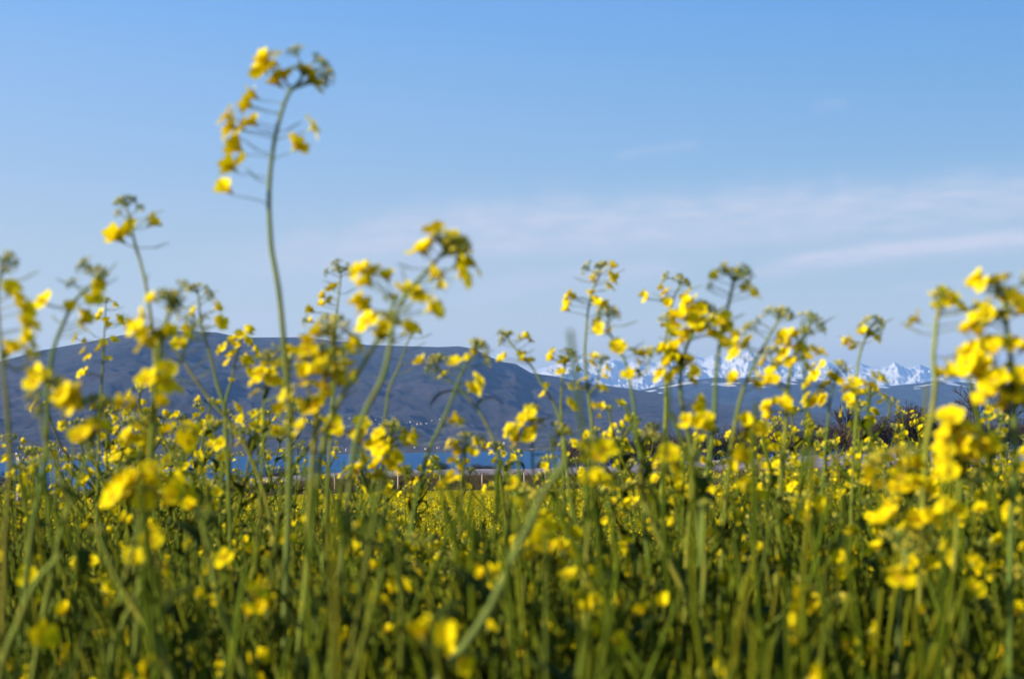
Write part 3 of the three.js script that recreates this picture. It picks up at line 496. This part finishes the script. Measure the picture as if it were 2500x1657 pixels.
stalk({ d: 1.0, r: 2.6, label: 'rapeseed plant with three stacked yellow blossoms at lower left, under the leaning stalk',
  stem: [[236, 990], [234, 1040], [222, 1090], [200, 1150], [170, 1230], [140, 1330]],
  fl: [[148, 945, 3], [156, 957, 2], [89, 906, 3], [96, 916], [178, 968, 2], [172, 985], [219, 1048, 2], [227, 1030, 2], [243, 1007, 2], [213, 1062]], buds: [[120, 930], [85, 985, 2]], twigs: [[222, 1090, 140, 950, 1.4], [170, 1220, 85, 920, 1.5]], pods: 0 });
stalk({ d: 1.3, r: 2.6, label: 'rapeseed head with a knot of bright flowers just above the left lake shore',
  stem: [[348, 1030], [346, 1080], [342, 1130], [338, 1200], [330, 1320]], fl: [[337, 1082, 3], [345, 1090, 2], [326, 1074, 2], [340, 1060, 2], [312, 1062], [352, 1104], [456, 1066, 3], [466, 1054, 2], [446, 1074, 2], [400, 1052], [414, 1048]], twigs: [[342, 1150, 452, 1050, 1.4]], pods: 0 });
stalk({ d: 1.5, r: 2.4, label: 'rapeseed plant with flowers hanging over the middle of the lake, left one',
  stem: [[960, 1050], [952, 1090], [944, 1140], [940, 1220], [930, 1350]], fl: [[916, 1072, 2], [924, 1082, 3], [930, 1068], [993, 1066, 3], [998, 1076, 2], [986, 1058], [926, 1108, 2], [875, 1126, 2], [880, 1140, 2], [868, 1150], [869, 1048, 3], [872, 1064, 2], [970, 1122, 3], [958, 1140, 2], [922, 1138, 2], [922, 1160], [860, 1170], [949, 1201]], buds: [[958, 1046, 2], [972, 1052, 2], [950, 1060]], twigs: [[946, 1130, 872, 1060, 1.3]], pods: 0 });
stalk({ d: 1.7, r: 2.4, label: 'rapeseed plant with flowers hanging over the middle of the lake, right one',
  stem: [[1140, 1070], [1136, 1110], [1132, 1170], [1126, 1260], [1116, 1380]], fl: [[1101, 1076, 2], [1104, 1086], [1150, 1120, 2], [1122, 1130, 2], [1128, 1142], [1082, 1172, 2], [1096, 1172, 2], [1106, 1172], [1170, 1085, 2], [1180, 1092], [1118, 1104]], buds: [[1150, 1066, 2], [1168, 1078, 2], [1128, 1080]], pods: 2 });
stalk({ d: 1.6, r: 2.3, label: 'rapeseed head at the foot of the ridge, left of the snow peaks',
  stem: [[1300, 1000], [1298, 1050], [1300, 1120], [1310, 1250]], fl: [[1283, 1020, 3], [1292, 1012, 2], [1250, 1052, 2], [1244, 1048], [1262, 1060], [1301, 1056, 3], [1308, 1046], [1271, 1080, 2], [1372, 1068, 2], [1350, 1080]], buds: [[1312, 1008, 2], [1318, 1030]], twigs: [[1300, 1110, 1370, 1050, 1.2]], pods: 2 });
stalk({ d: 1.1, r: 2.4, label: 'rapeseed stalk with two orange yellow flowers before the grey ploughed strip',
  stem: [[1448, 1080], [1452, 1140], [1448, 1200], [1438, 1280], [1430, 1420]], fl: [[1446, 1090, 2], [1456, 1096, 2], [1455, 1152, 3], [1460, 1166], [1629, 1112, 2], [1634, 1146, 2], [1626, 1124]], twigs: [[1440, 1270, 1630, 1130, 1.6]], pods: 0 });
stalk({ d: 1.3, r: 2.4, label: 'rapeseed head with a round yellow blossom between the pale stalk and the snow cluster',
  stem: [[1712, 1030], [1700, 1070], [1690, 1130], [1684, 1230], [1676, 1380]], fl: [[1708, 1038, 3], [1714, 1050, 2], [1662, 1039, 2], [1830, 1030, 3], [1838, 1044, 3], [1822, 1052, 2], [1818, 1100, 2], [1786, 1130], [1815, 1139, 2]], twigs: [[1690, 1150, 1825, 1045, 1.6]], pods: 1 });
stalk({ d: 0.78, r: 3.4, top: 2.6, pods: 0, tip: false, label: 'thick diagonal rapeseed stem crossing the lower middle of the picture',
  stem: [[1382, 1118], [1375, 1135], [1327, 1205], [1289, 1290], [1259, 1350], [1192, 1492], [1132, 1581], [1073, 1657]], leaves: [[1200, 1480, -0.6, 0.9, 0.05]] });
stalk({ d: 1.15, r: 2.4, pods: 0, tip: false, label: 'low rapeseed head with round yellow flowers right of the thick diagonal stem', stem: [[1350, 1310], [1346, 1350], [1340, 1400], [1330, 1480], [1320, 1600]],
  fl: [[1286, 1244, 2], [1343, 1274, 2], [1366, 1298], [1383, 1326, 2], [1345, 1330], [1292, 1350, 2], [1302, 1362], [1253, 1328, 2], [1339, 1352], [1369, 1366, 2], [1327, 1390], [1216, 1400], [1208, 1425]] });
stalk({ d: 1.1, r: 3.2, top: 2.2, pods: 0, label: 'bent green rapeseed stem right of the thick diagonal stem',
  stem: [[1584, 1070], [1576, 1100], [1564, 1130], [1565, 1172], [1579, 1231], [1600, 1290], [1644, 1389], [1691, 1483], [1720, 1580]], fl: [[1512, 1470, 2], [1518, 1462], [1430, 1490]], leaves: [[1570, 1120, 0.3, 1, 0.05]] });
stalk({ d: 1.1, r: 3.0, top: 2.4, pods: 0, label: 'short upright pale rapeseed stem low in the right half', stem: [[1720, 1240], [1719, 1315], [1721, 1389], [1714, 1492], [1708, 1640]], fl: [[1970, 1470, 3], [1978, 1482, 2], [1960, 1490], [1952, 1450]], twigs: [[1712, 1560, 1965, 1440, 1.6]] });
stalk({ d: 0.95, r: 3.2, top: 2.4, pods: 0, label: 'long straight rapeseed stem leaning left at the lower left',
  stem: [[494, 1260], [502, 1315], [521, 1403], [541, 1492], [577, 1581], [598, 1657]], fl: [[620, 1450]], leaves: [[510, 1360, -0.6, 0.8, 0.06]] });
stalk({ d: 0.85, r: 3.4, top: 2.6, pods: 0, label: 'thick rapeseed stem crossing others in the bottom left corner', stem: [[150, 1350], [142, 1362], [89, 1420], [44, 1522], [9, 1612]], fl: [[85, 1540, 2]], tip: false });
stalk({ d: 0.9, r: 4.2, top: 2.2, pods: 0, label: 'pale swollen rapeseed stem leaning left above the bottom edge', stem: [[237, 1300], [281, 1403], [325, 1477], [370, 1551], [414, 1645]], fl: [[360, 1634, 2]], leaves: [[370, 1551, 0.3, 0.9, 0.06], [300, 1440, 0.8, 0.8, 0.05]] });
stalk({ d: 1.0, r: 2.8, top: 2.0, pods: 0, label: 'rapeseed stem leaning right that crosses the pale swollen stem', stem: [[362, 1390], [350, 1425], [320, 1477], [281, 1572], [260, 1650]], fl: [[352, 1360], [340, 1330, 2], [365, 1310, 2]] });

// ---------- plants of the near crop, each one a thing ----------
const inView = (x, z, m) => -z > 0 && Math.abs(x) < -z * 0.37 + m;
{
  const near = [], mid = [];
  for (let k = 0; k < 14; k++) { const g = new THREE.Group(); cropPlant(1.3, { branches: 5 + (k % 3), bloom: 2 + (k % 2), pods: 5, leaves: 14, high: 0.95, from: 0.78, bow: 0.2, thick: 1.0, spread: 1.8 }).build('parts', g); near.push(g); }
  for (let k = 0; k < 12; k++) { const g = new THREE.Group(); cropPlant(1.25, { branches: 6 + (k % 3), bloom: 3 + (k % 3), pods: 5, leaves: 14, high: 0.92, from: 0.7, spread: 1.3 }).build('whole', g); mid.push(g); }
  const plant = (src, x, z, h, h0, label, group) => { const o = pick(src).clone(); o.name = numbered('rapeseed_plant'); o.position.set(x, ground(x, z) - 0.01, z); const tilt = src === stout ? 0.4 : src === near ? 0.2 : 0.1; o.rotation.set(rr(-tilt, tilt) * 0.5, R() * 6.28, rr(-tilt, tilt), 'XZY'); const s = h / h0; o.scale.set(lerp(1, s, 0.7), s, lerp(1, s, 0.7)); scene.add(o); tag(o, label, 'rapeseed', group); };
  const stout = []; for (let k = 0; k < 10; k++) { const g = new THREE.Group(); cropPlant(1.2, { branches: 5 + (k % 3), bloom: k % 3 ? 0 : 1, pods: 2, bare: true, leaves: 14, high: 0.97, bow: 0.4, leafy: 0.85, thick: 1.25, spread: 2.2, sides: 7 }).build('parts', g); stout.push(g); }
  const zones = [[0.95, 1.7, 44, stout, 1.2, 1310, 1520, 'stout'], [1.35, 2.6, 66, near, 1.3, 1060, 1330, 'front'], [2.6, 4.2, 70, near, 1.3, 1090, 1270, 'middle'], [4.2, 6.6, 76, mid, 1.25, 1200, 1310, 'back']];
  for (const [d0, d1, n, src, h0, y0, y1, kind] of zones) for (let k = 0; k < n; k++) {
    const d = Math.sqrt(lerp(d0 * d0, d1 * d1, (k + R()) / n)), px = rr(-90, 2590), q = at(px, 1000, d);
    const lift = -150 + 270 * (1 - smoothstep(px, 620, 900)) * smoothstep(px, 60, 200) + 240 * smoothstep(px, 1420, 1720);   // the middle of the crop stands lower, so the far field shows
    const topY = at(px, lerp(y0, y1, R()) - lift * (src === stout ? 0.3 : kind === 'front' ? 1.25 : 1), d).y;
    const third = px < 800 ? 'left third' : px < 1650 ? 'middle third' : 'right third', row = { stout: 'stout leafy rapeseed plant with hardly any flowers low in the', front: 'rapeseed plant with small scattered flowers near the front of the', middle: 'rapeseed plant with thin stems behind the front rows in the', back: 'small flowering rapeseed plant far back in the' }[kind];
    plant(src, q.x, q.z, topY - ground(q.x, q.z), h0, row + ' ' + third + ' of the crop', kind + ' rows of the crop, ' + third);
  }
}
// the rest of the field as one mass
{
  const crop = new THREE.Group(); crop.name = 'rapeseed_crop'; scene.add(crop);
  tag(crop, 'flowering yellow rapeseed crop covering the field as far as the bank', null, null, 'stuff');
  const kinds = [];
  for (let k = 0; k < 7; k++) { const g = new THREE.Group(); cropPlant(1.1, { branches: 5 + (k % 3), bloom: 7 + k % 3, pods: 2, leaves: 4, thick: 0.9, sides: 4 }).build('far', g); kinds.push(g); }
  const spots = kinds.map(() => []);
  const add = (x, z, h, wide = 1) => { const m = new THREE.Matrix4().compose(V(x, ground(x, z) - 0.01, z), new THREE.Quaternion().setFromEuler(new THREE.Euler(rr(-0.06, 0.06), R() * 6.28, rr(-0.06, 0.06))), V(h / 1.1 * wide, h / 1.1, h / 1.1 * wide)); spots[Math.floor(R() * kinds.length)].push(m); };
  const fieldHeight = (x, z) => 1.1 + 0.10 * fbm(x * 0.25, z * 0.25, 2);
  for (const [d0, d1, dens, wide] of [[6.6, 16, 16, 1.15], [16, 40, 8, 1.5], [40, 99.5, 4.5, 1.9]]) {
    const n = Math.round(0.44 * (d1 * d1 - d0 * d0) * dens);
    for (let k = 0; k < n; k++) { const d = Math.sqrt(lerp(d0 * d0, d1 * d1, R())), x = d * rr(-0.44, 0.44); add(x, -d, fieldHeight(x, -d) * lerp(0.88, 1, smoothstep(d, 6, 18)) * rr(0.9, 1.1), wide); }
  }
  for (let k = 0; k < 1800; k++) { const x = rr(-5.5, 5.5), z = rr(-6.6, 4); if (inView(x, z, 0.25) || Math.hypot(x, z) < 0.8) continue; if (x > 2 && z > -2) continue; add(x, z, rr(1.0, 1.32)); }
  kinds.forEach((g, k) => { for (const part of g.children) { const im = new THREE.InstancedMesh(part.geometry, part.material, spots[k].length); im.name = part.name; im.userData.kind = 'stuff'; spots[k].forEach((m, i) => im.setMatrixAt(i, m)); im.castShadow = im.receiveShadow = true; crop.add(im); } });
}
// green shoots without flowers that fill the crop between the stems
{
  const fill = new THREE.Group(); fill.name = 'green_shoots'; scene.add(fill);
  tag(fill, 'tangle of green shoots and leaves filling the crop between the flowering stems', null, null, 'stuff');
  for (let k = 0; k < 8; k++) {
    const g = new THREE.Group(), spots = []; cropPlant(1.0, { branches: 11, bloom: k ? 0 : 1, pods: 0, bare: true, leaves: 40, high: 0.99, from: 0.42, bow: 0.5, leafy: 0.85, thick: 0.9, spread: 2.4, sides: 5 }).build('whole', g);
    for (let i = 0; i < 450; i++) {
      const close = i < 330, d = close ? lerp(0.98, 4.2, Math.pow(R(), 1.25)) : Math.sqrt(lerp(20, 90, R())), px = rr(-200, 2700), q = at(px, 1300, d), side = Math.abs(px - 1250) / 1250, gy = ground(q.x, q.z);
      const h = Math.min(at(px, (close ? lerp(1430, 1640, R()) : rr(1420, 1500)) - 250 * Math.pow(side, 0.7) * smoothstep(px, 60, 240), d).y - gy, 1.3); if (h < 0.5) continue;
      spots.push(new THREE.Matrix4().compose(V(q.x, gy - 0.01, q.z), new THREE.Quaternion().setFromEuler(new THREE.Euler(rr(-0.2, 0.2), R() * 6.28, rr(-0.5, 0.5), 'XZY')), V(1, h, 1)));
    }
    for (const part of g.children) { const im = new THREE.InstancedMesh(part.geometry, part.material, spots.length); im.name = part.name; im.userData.kind = 'stuff'; spots.forEach((m, i) => im.setMatrixAt(i, m)); fill.add(im); }
  }
}
// broad lower leaves and weeds between the stems
{
  const list = [];
  for (let k = 0; k < 9; k++) { const a = k * 0.7 + R(), g = LEAVES[k % 4].clone(), s = rr(0.16, 0.30), y = V(Math.cos(a), rr(0.25, 1.1), Math.sin(a)).normalize(), x = V(-y.z, 0, y.x).normalize(), z = V(0, 0, 0).crossVectors(x, y); list.push(g.applyMatrix4(new THREE.Matrix4().makeBasis(x, y, z).scale(V(s, s, s)).setPosition(0, rr(0, 0.35), 0)).toNonIndexed()); }
  const g = merge(list), m = [];
  for (let k = 0; k < 2600; k++) { const d = Math.sqrt(lerp(0.5, 120, R())), x = d * rr(-0.55, 0.55), s = rr(0.8, 1.5); m.push(new THREE.Matrix4().compose(V(x, ground(x, -d), -d), new THREE.Quaternion().setFromAxisAngle(UP, R() * 6.28), V(s, s * rr(0.9, 1.7), s))); }
  const im = new THREE.InstancedMesh(g, leafMat, m.length); m.forEach((q, i) => im.setMatrixAt(i, q)); im.name = 'undergrowth'; im.castShadow = im.receiveShadow = true; scene.add(im);
  tag(im, 'dark green lower leaves under the rapeseed stems', null, null, 'stuff');
}

// ---------- behind the field: bank, posts, shrubs, trees ----------
{
  const list = [];
  for (let k = 0; k < 14; k++) { const a = R() * 6.28, o = V(rr(-0.25, 0.25), 0, rr(-0.25, 0.25)), h = rr(0.25, 0.6), w = 0.012, e = V(o.x + Math.cos(a) * h * 0.5, h, o.z + Math.sin(a) * h * 0.5), c = pick([[0.055, 0.055, 0.014], [0.07, 0.048, 0.022], [0.04, 0.052, 0.012], [0.05, 0.03, 0.016]]); list.push(tube([o, o.clone().lerp(e, 0.5).add(V(0, h * 0.15, 0)), e], w, 0.003, 3, 3, c)); }
  const g = merge(list), m = [];
  for (let k = 0; k < 9000; k++) { const d = rr(100.8, 141), x = d * rr(-0.45, 0.45), s = rr(0.7, 1.5) * (fbm(x * 0.1, d * 0.1, 2) > 0 ? 1.2 : 0.7); m.push(new THREE.Matrix4().compose(V(x, ground(x, -d) - 0.02, -d), new THREE.Quaternion().setFromAxisAngle(UP, R() * 6.28), V(s, s, s))); }
  const im = new THREE.InstancedMesh(g, woodMat, m.length); m.forEach((q, i) => im.setMatrixAt(i, q)); im.name = 'bank_grass'; im.castShadow = im.receiveShadow = true; scene.add(im);
  tag(im, 'rough brown and green grass on the bank behind the field', null, null, 'stuff');
}
{
  const post = tube([V(0, -0.2, 0), V(0.01, 0.6, 0), V(0, 1.2, 0)], 0.07, 0.06, 4, 7, [0.34, 0.27, 0.22]), cap = new THREE.ConeGeometry(0.062, 0.06, 7); cap.translate(0, 1.225, 0);
  const pg = merge([post.toNonIndexed(), paint(cap, [0.38, 0.30, 0.25]).toNonIndexed()]);
  for (let x = 766; x < 1700; x += 51.5) { const q = at(x, 1190, 106), o = mesh('fence_post', pg, woodMat); o.position.set(q.x, ground(q.x, q.z), q.z); o.rotation.set(rr(-0.04, 0.04), R() * 6, rr(-0.04, 0.04)); const s = rr(0.9, 1.08); o.scale.set(1, s, 1); tag(o, 'weathered wooden post on the rough bank behind the yellow field', 'fence post', 'fence posts along the far edge of the field'); }
}
{ // the pale wooden frame at the left end of the bank
  const q = at(40, 1240, 104), t = thing('wooden_frame', V(q.x, ground(q.x, q.z), q.z), 'pale wooden post with a crossbar and brace at the left field edge', 'wooden frame');
  const bar = (w, h, l) => { const g = new THREE.BoxGeometry(w, h, l); return paint(g, [0.62, 0.56, 0.52]); };
  const p = mesh('post', bar(0.16, 1.75, 0.16), woodMat, t); p.position.set(0, 0.85, 0);
  const c = mesh('crossbar', bar(1.25, 0.15, 0.13), woodMat, t); c.position.set(0.7, 1.66, 0); c.rotation.z = 0.05;
  const b = mesh('brace', bar(0.85, 0.12, 0.10), woodMat, t); b.position.set(0.42, 1.32, 0.02); b.rotation.z = -0.75;
}
function shrubGeometry(seed, tone, twiggy) {
  const r = rngOf(seed), stems = [], leaf = [];
  for (let k = 0; k < 9; k++) { const a = r() * 6.28, l = 0.5 + 0.5 * r(); stems.push(tube([V(0.1 * Math.cos(a), 0, 0.1 * Math.sin(a)), V(0.25 * Math.cos(a) * l, 0.45 * l, 0.25 * Math.sin(a) * l), V(0.5 * Math.cos(a + 0.4) * l, 0.95 * l, 0.5 * Math.sin(a + 0.4) * l)], 0.02, 0.006, 4, 4, [0.06, 0.045, 0.04])); }
  const p = [], c = [];
  for (let k = 0; k < 3200; k++) {
    const a = r() * 6.28, e = Math.acos(2 * r() - 1), q = Math.pow(r(), 0.45), lump = 1 + 0.35 * noise3(Math.cos(a) * 1.8 + seed, Math.cos(e) * 1.8, Math.sin(a) * 1.8);
    const o = V(0.5 * q * lump * Math.sin(e) * Math.cos(a), 0.5 + 0.48 * q * lump * Math.cos(e), 0.5 * q * lump * Math.sin(e) * Math.sin(a)); if (o.y < 0.02) continue;
    const s = twiggy ? 0.05 : 0.028, d1 = V(r() - 0.5, r() - 0.2, r() - 0.5).normalize().multiplyScalar(s * (twiggy ? 1.6 : 1)), d2 = V(r() - 0.5, r() - 0.5, r() - 0.5).normalize().multiplyScalar(s * (twiggy ? 0.22 : 0.8)), k2 = 0.7 + 0.6 * r();
    p.push(o.x, o.y, o.z, o.x + d1.x + d2.x, o.y + d1.y + d2.y, o.z + d1.z + d2.z, o.x + d1.x - d2.x, o.y + d1.y - d2.y, o.z + d1.z - d2.z);
    for (let j = 0; j < 3; j++) c.push(tone[0] * k2, tone[1] * k2, tone[2] * k2);
  }
  const g = new THREE.BufferGeometry(); g.setAttribute('position', new THREE.Float32BufferAttribute(p, 3)); g.setAttribute('color', new THREE.Float32BufferAttribute(c, 3)); g.computeVertexNormals();
  return { stems: merge(stems), crown: g };
}
{
  const kinds = [
    { s: shrubGeometry(61, [0.04, 0.025, 0.02], true), n: 'brown leafless thicket in the hedge behind the ploughed strip', g: 'brown thickets behind the ploughed strip' },
    { s: shrubGeometry(62, [0.05, 0.03, 0.026], true), n: 'brown leafless thicket in the hedge behind the ploughed strip', g: 'brown thickets behind the ploughed strip' },
    { s: shrubGeometry(63, [0.02, 0.03, 0.012], false), n: 'dark green rounded shrub in the hedge behind the ploughed strip', g: 'dark green shrubs behind the ploughed strip' },
  ];
  const shrub = (x, y0, y1, d, kind, wide = 1.2) => { // stands at direction x; seen from y0 (top) to y1 (foot)
    const foot = at(x, y1, d), h = (y1 - y0) / F * d + 0.8, k = kinds[kind], gy = ground(foot.x, foot.z), y = Math.min(gy, foot.y), hh = h + (foot.y - y);
    const t = thing('hedge_shrub', V(foot.x, y - 0.05, foot.z), k.n, 'shrub', k.g); t.rotation.y = R() * 6.28; t.scale.set(hh * wide, hh, hh * wide);
    mesh('stems', k.s.stems, woodMat, t); mesh('crown', k.s.crown, woodMat, t).userData.kind = 'stuff';
  };
  for (const [x, y0, y1, k, w] of [[20, 1165, 1215, 0, 1.6], [955, 1143, 1165, 0, 1.6], [985, 1146, 1165, 1, 1.6], [1058, 1128, 1160, 2, 1.0], [1078, 1136, 1160, 2, 1.4], [1165, 1143, 1157, 0, 2], [1195, 1146, 1157, 0, 1.6], [1321, 1136, 1152, 2, 1.2], [700, 1150, 1186, 0, 1.5], [660, 1160, 1190, 1, 1.5], [740, 1158, 1182, 2, 1.3], [1400, 1105, 1145, 0, 1.2], [1440, 1096, 1142, 1, 1.2], [1490, 1088, 1140, 0, 1.2], [1540, 1096, 1138, 2, 1.3], [1590, 1080, 1136, 1, 1.2], [1640, 1090, 1134, 0, 1.2], [1690, 1078, 1132, 1, 1.2], [1745, 1084, 1130, 2, 1.2], [1800, 1070, 1127, 0, 1.2], [1850, 1076, 1125, 1, 1.2], [1905, 1062, 1122, 0, 1.2], [1955, 1072, 1120, 2, 1.2], [2010, 1056, 1117, 1, 1.2], [2060, 1060, 1115, 0, 1.2], [2110, 1050, 1112, 1, 1.2], [2160, 1046, 1110, 0, 1.1], [2225, 1022, 1106, 0, 0.9], [2250, 1030, 1104, 1, 1], [2300, 1052, 1102, 2, 1.2], [2350, 1046, 1100, 0, 1.2], [2400, 1056, 1098, 1, 1.2], [2450, 1060, 1096, 2, 1.2], [2500, 1050, 1094, 0, 1.2], [2550, 1048, 1092, 1, 1.2]]) shrub(x, y0 - (x > 1380 ? 16 : 0), y1, rr(246, 262), k, w);
}
function bareTree(x, y0, y1, d, label, spread, seed) {
  const r = rngOf(seed), foot = at(x, y1, d), h = (y1 - y0) / F * d, t = thing('bare_tree', foot, label, 'tree', 'bare trees at the hedge'), wood = [], limbs = [], tone = [0.035, 0.03, 0.035];
  foot.y = Math.min(foot.y, ground(foot.x, foot.z)); t.position.copy(foot);
  const grow = (o, dir, len, rad0, level) => {
    const bend = V(r() - 0.5, r() * 0.3, r() - 0.5).multiplyScalar(0.35 * len), e = o.clone().addScaledVector(dir, len).add(bend), m = o.clone().lerp(e, 0.5).addScaledVector(bend, -0.35);
    (level ? wood : limbs).push(tube([o, m, e], rad0, rad0 * 0.55, level > 2 ? 2 : 5, level > 2 ? 3 : 5, tone));
    if (level >= 4) return;
    for (let k = 0, n = level ? 4 : 6; k < n; k++) { const q = 0.45 + 0.55 * (k + 1) / n, s = o.clone().lerp(e, q), nd = dir.clone().add(V((r() - 0.5) * 2 * spread, (r() - 0.25) * 0.9, (r() - 0.5) * 2 * spread)).normalize(); grow(s, nd, len * (0.52 + 0.25 * r()), rad0 * 0.58, level + 1); }
  };
  grow(V(0, -0.2, 0), V(0.04, 1, 0).normalize(), h * 0.42, h * 0.028, 0);
  mesh('trunk', merge(limbs), woodMat, t); mesh('crown', merge(wood), woodMat, t);
}
bareTree(2388, 930, 1104, 262, 'dark bare tree with a dense twig crown by the right edge', 0.75, 3);
bareTree(2462, 950, 1100, 266, 'bare tree with a straight trunk at the right edge behind the flowers', 0.6, 4);
bareTree(2060, 985, 1116, 258, 'thin bare tree before the blue foothills', 0.45, 5);
bareTree(2215, 975, 1108, 262, 'bare tree with arching twigs beside the brown thicket', 0.7, 6);
bareTree(1600, 1050, 1136, 256, 'small bare tree in the hedge under the big yellow cluster', 0.6, 8);

// ---------- houses on the far shore and slope ----------
{
  const pos = SLOPE.attributes.position, cols = Math.round(3900 / 5) + 1, inv = camera.matrixWorld.clone().invert(), q = V(0, 0, 0);
  const find = (px, py) => { const i = clamp(Math.round((px + 700) / 5), 0, cols - 1); let best = null, bd = 1e9; for (let j = 0; j < 110; j++) { const k = j * cols + i; q.fromBufferAttribute(pos, k); const w = q.clone(); q.applyMatrix4(inv); const y = CY - q.y / -q.z * F, e = Math.abs(y - py); if (e < bd) { bd = e; best = w; } } return best; };
  const walls = [], roofs = [];
  for (const [w, l, h] of [[9, 13, 6], [11, 17, 7], [10, 11, 8]]) {
    const s = new THREE.Shape([new THREE.Vector2(-w / 2, -3), new THREE.Vector2(w / 2, -3), new THREE.Vector2(w / 2, h), new THREE.Vector2(0, h + w * 0.36), new THREE.Vector2(-w / 2, h)]);
    const g = new THREE.ExtrudeGeometry(s, { depth: l, bevelEnabled: false }); g.translate(0, 0, -l / 2); walls.push(g);
    const a = w / 2 + 0.9, rs = new THREE.Shape([new THREE.Vector2(-a, h - 0.5), new THREE.Vector2(0, h + w * 0.36 + 0.2), new THREE.Vector2(a, h - 0.5), new THREE.Vector2(a, h), new THREE.Vector2(0, h + w * 0.36 + 0.8), new THREE.Vector2(-a, h)]);
    const rg = new THREE.ExtrudeGeometry(rs, { depth: l + 1.6, bevelEnabled: false }); rg.translate(0, 0, -l / 2 - 0.8); roofs.push(rg);
  }
  const wallMats = [[0.50, 0.45, 0.41], [0.52, 0.44, 0.38], [0.40, 0.37, 0.35]].map((c) => new THREE.MeshStandardMaterial({ color: rgb(...c), roughness: 0.9 })), roofMats = [[0.28, 0.15, 0.11], [0.22, 0.17, 0.15], [0.33, 0.19, 0.14]].map((c) => new THREE.MeshStandardMaterial({ color: rgb(...c), roughness: 0.9 }));
  const village = (n, x0, x1, y0, y1, label, group, size = 1) => {
    for (let k = 0; k < n; k++) {
      const px = lerp(x0, x1, (k + R()) / n), p = find(px, rr(y0, y1)); if (!p) continue;
      p.x += rr(-8, 8); const i = Math.floor(R() * 3), t = thing('village_house', p, label, 'house', group); t.rotation.y = rr(-0.7, 0.7) + (R() < 0.5 ? Math.PI / 2 : 0); const s = size * rr(0.6, 0.95); t.scale.set(s, s, s);
      mesh('wall', walls[i], pick(wallMats), t); mesh('roof', roofs[i], pick(roofMats), t);
    }
  };
  village(22, 30, 160, 1098, 1128, 'white house in the village on the left lake shore', 'houses of the left shore village');
  village(8, 190, 330, 1104, 1126, 'pale house on the wooded shore right of the left village', 'houses between the shore villages');
  village(12, 440, 520, 1030, 1044, 'tiny pale house on the slope under the left end of the ridge', 'houses on the left slope');
  village(26, 850, 1070, 1020, 1044, 'tiny white house in the village on the slope under the ridge', 'houses of the slope village');
  village(16, 830, 1110, 1078, 1104, 'pale house on the far shore in the middle of the lake', 'houses of the middle shore');
  village(12, 1120, 1330, 1080, 1104, 'white house on the far shore at the right end of the lake', 'houses of the right shore');
  village(8, 1470, 1530, 1082, 1102, 'white house seen between stems right of the lake', 'houses right of the lake');
  village(10, 1740, 1860, 1040, 1075, 'tiny house on the plain under the snow peaks', 'houses on the plain under the snow peaks');
}

scene.traverse((o) => { if (o.isMesh) { o.castShadow = true; o.receiveShadow = true; } });
renderer.render(scene, camera);
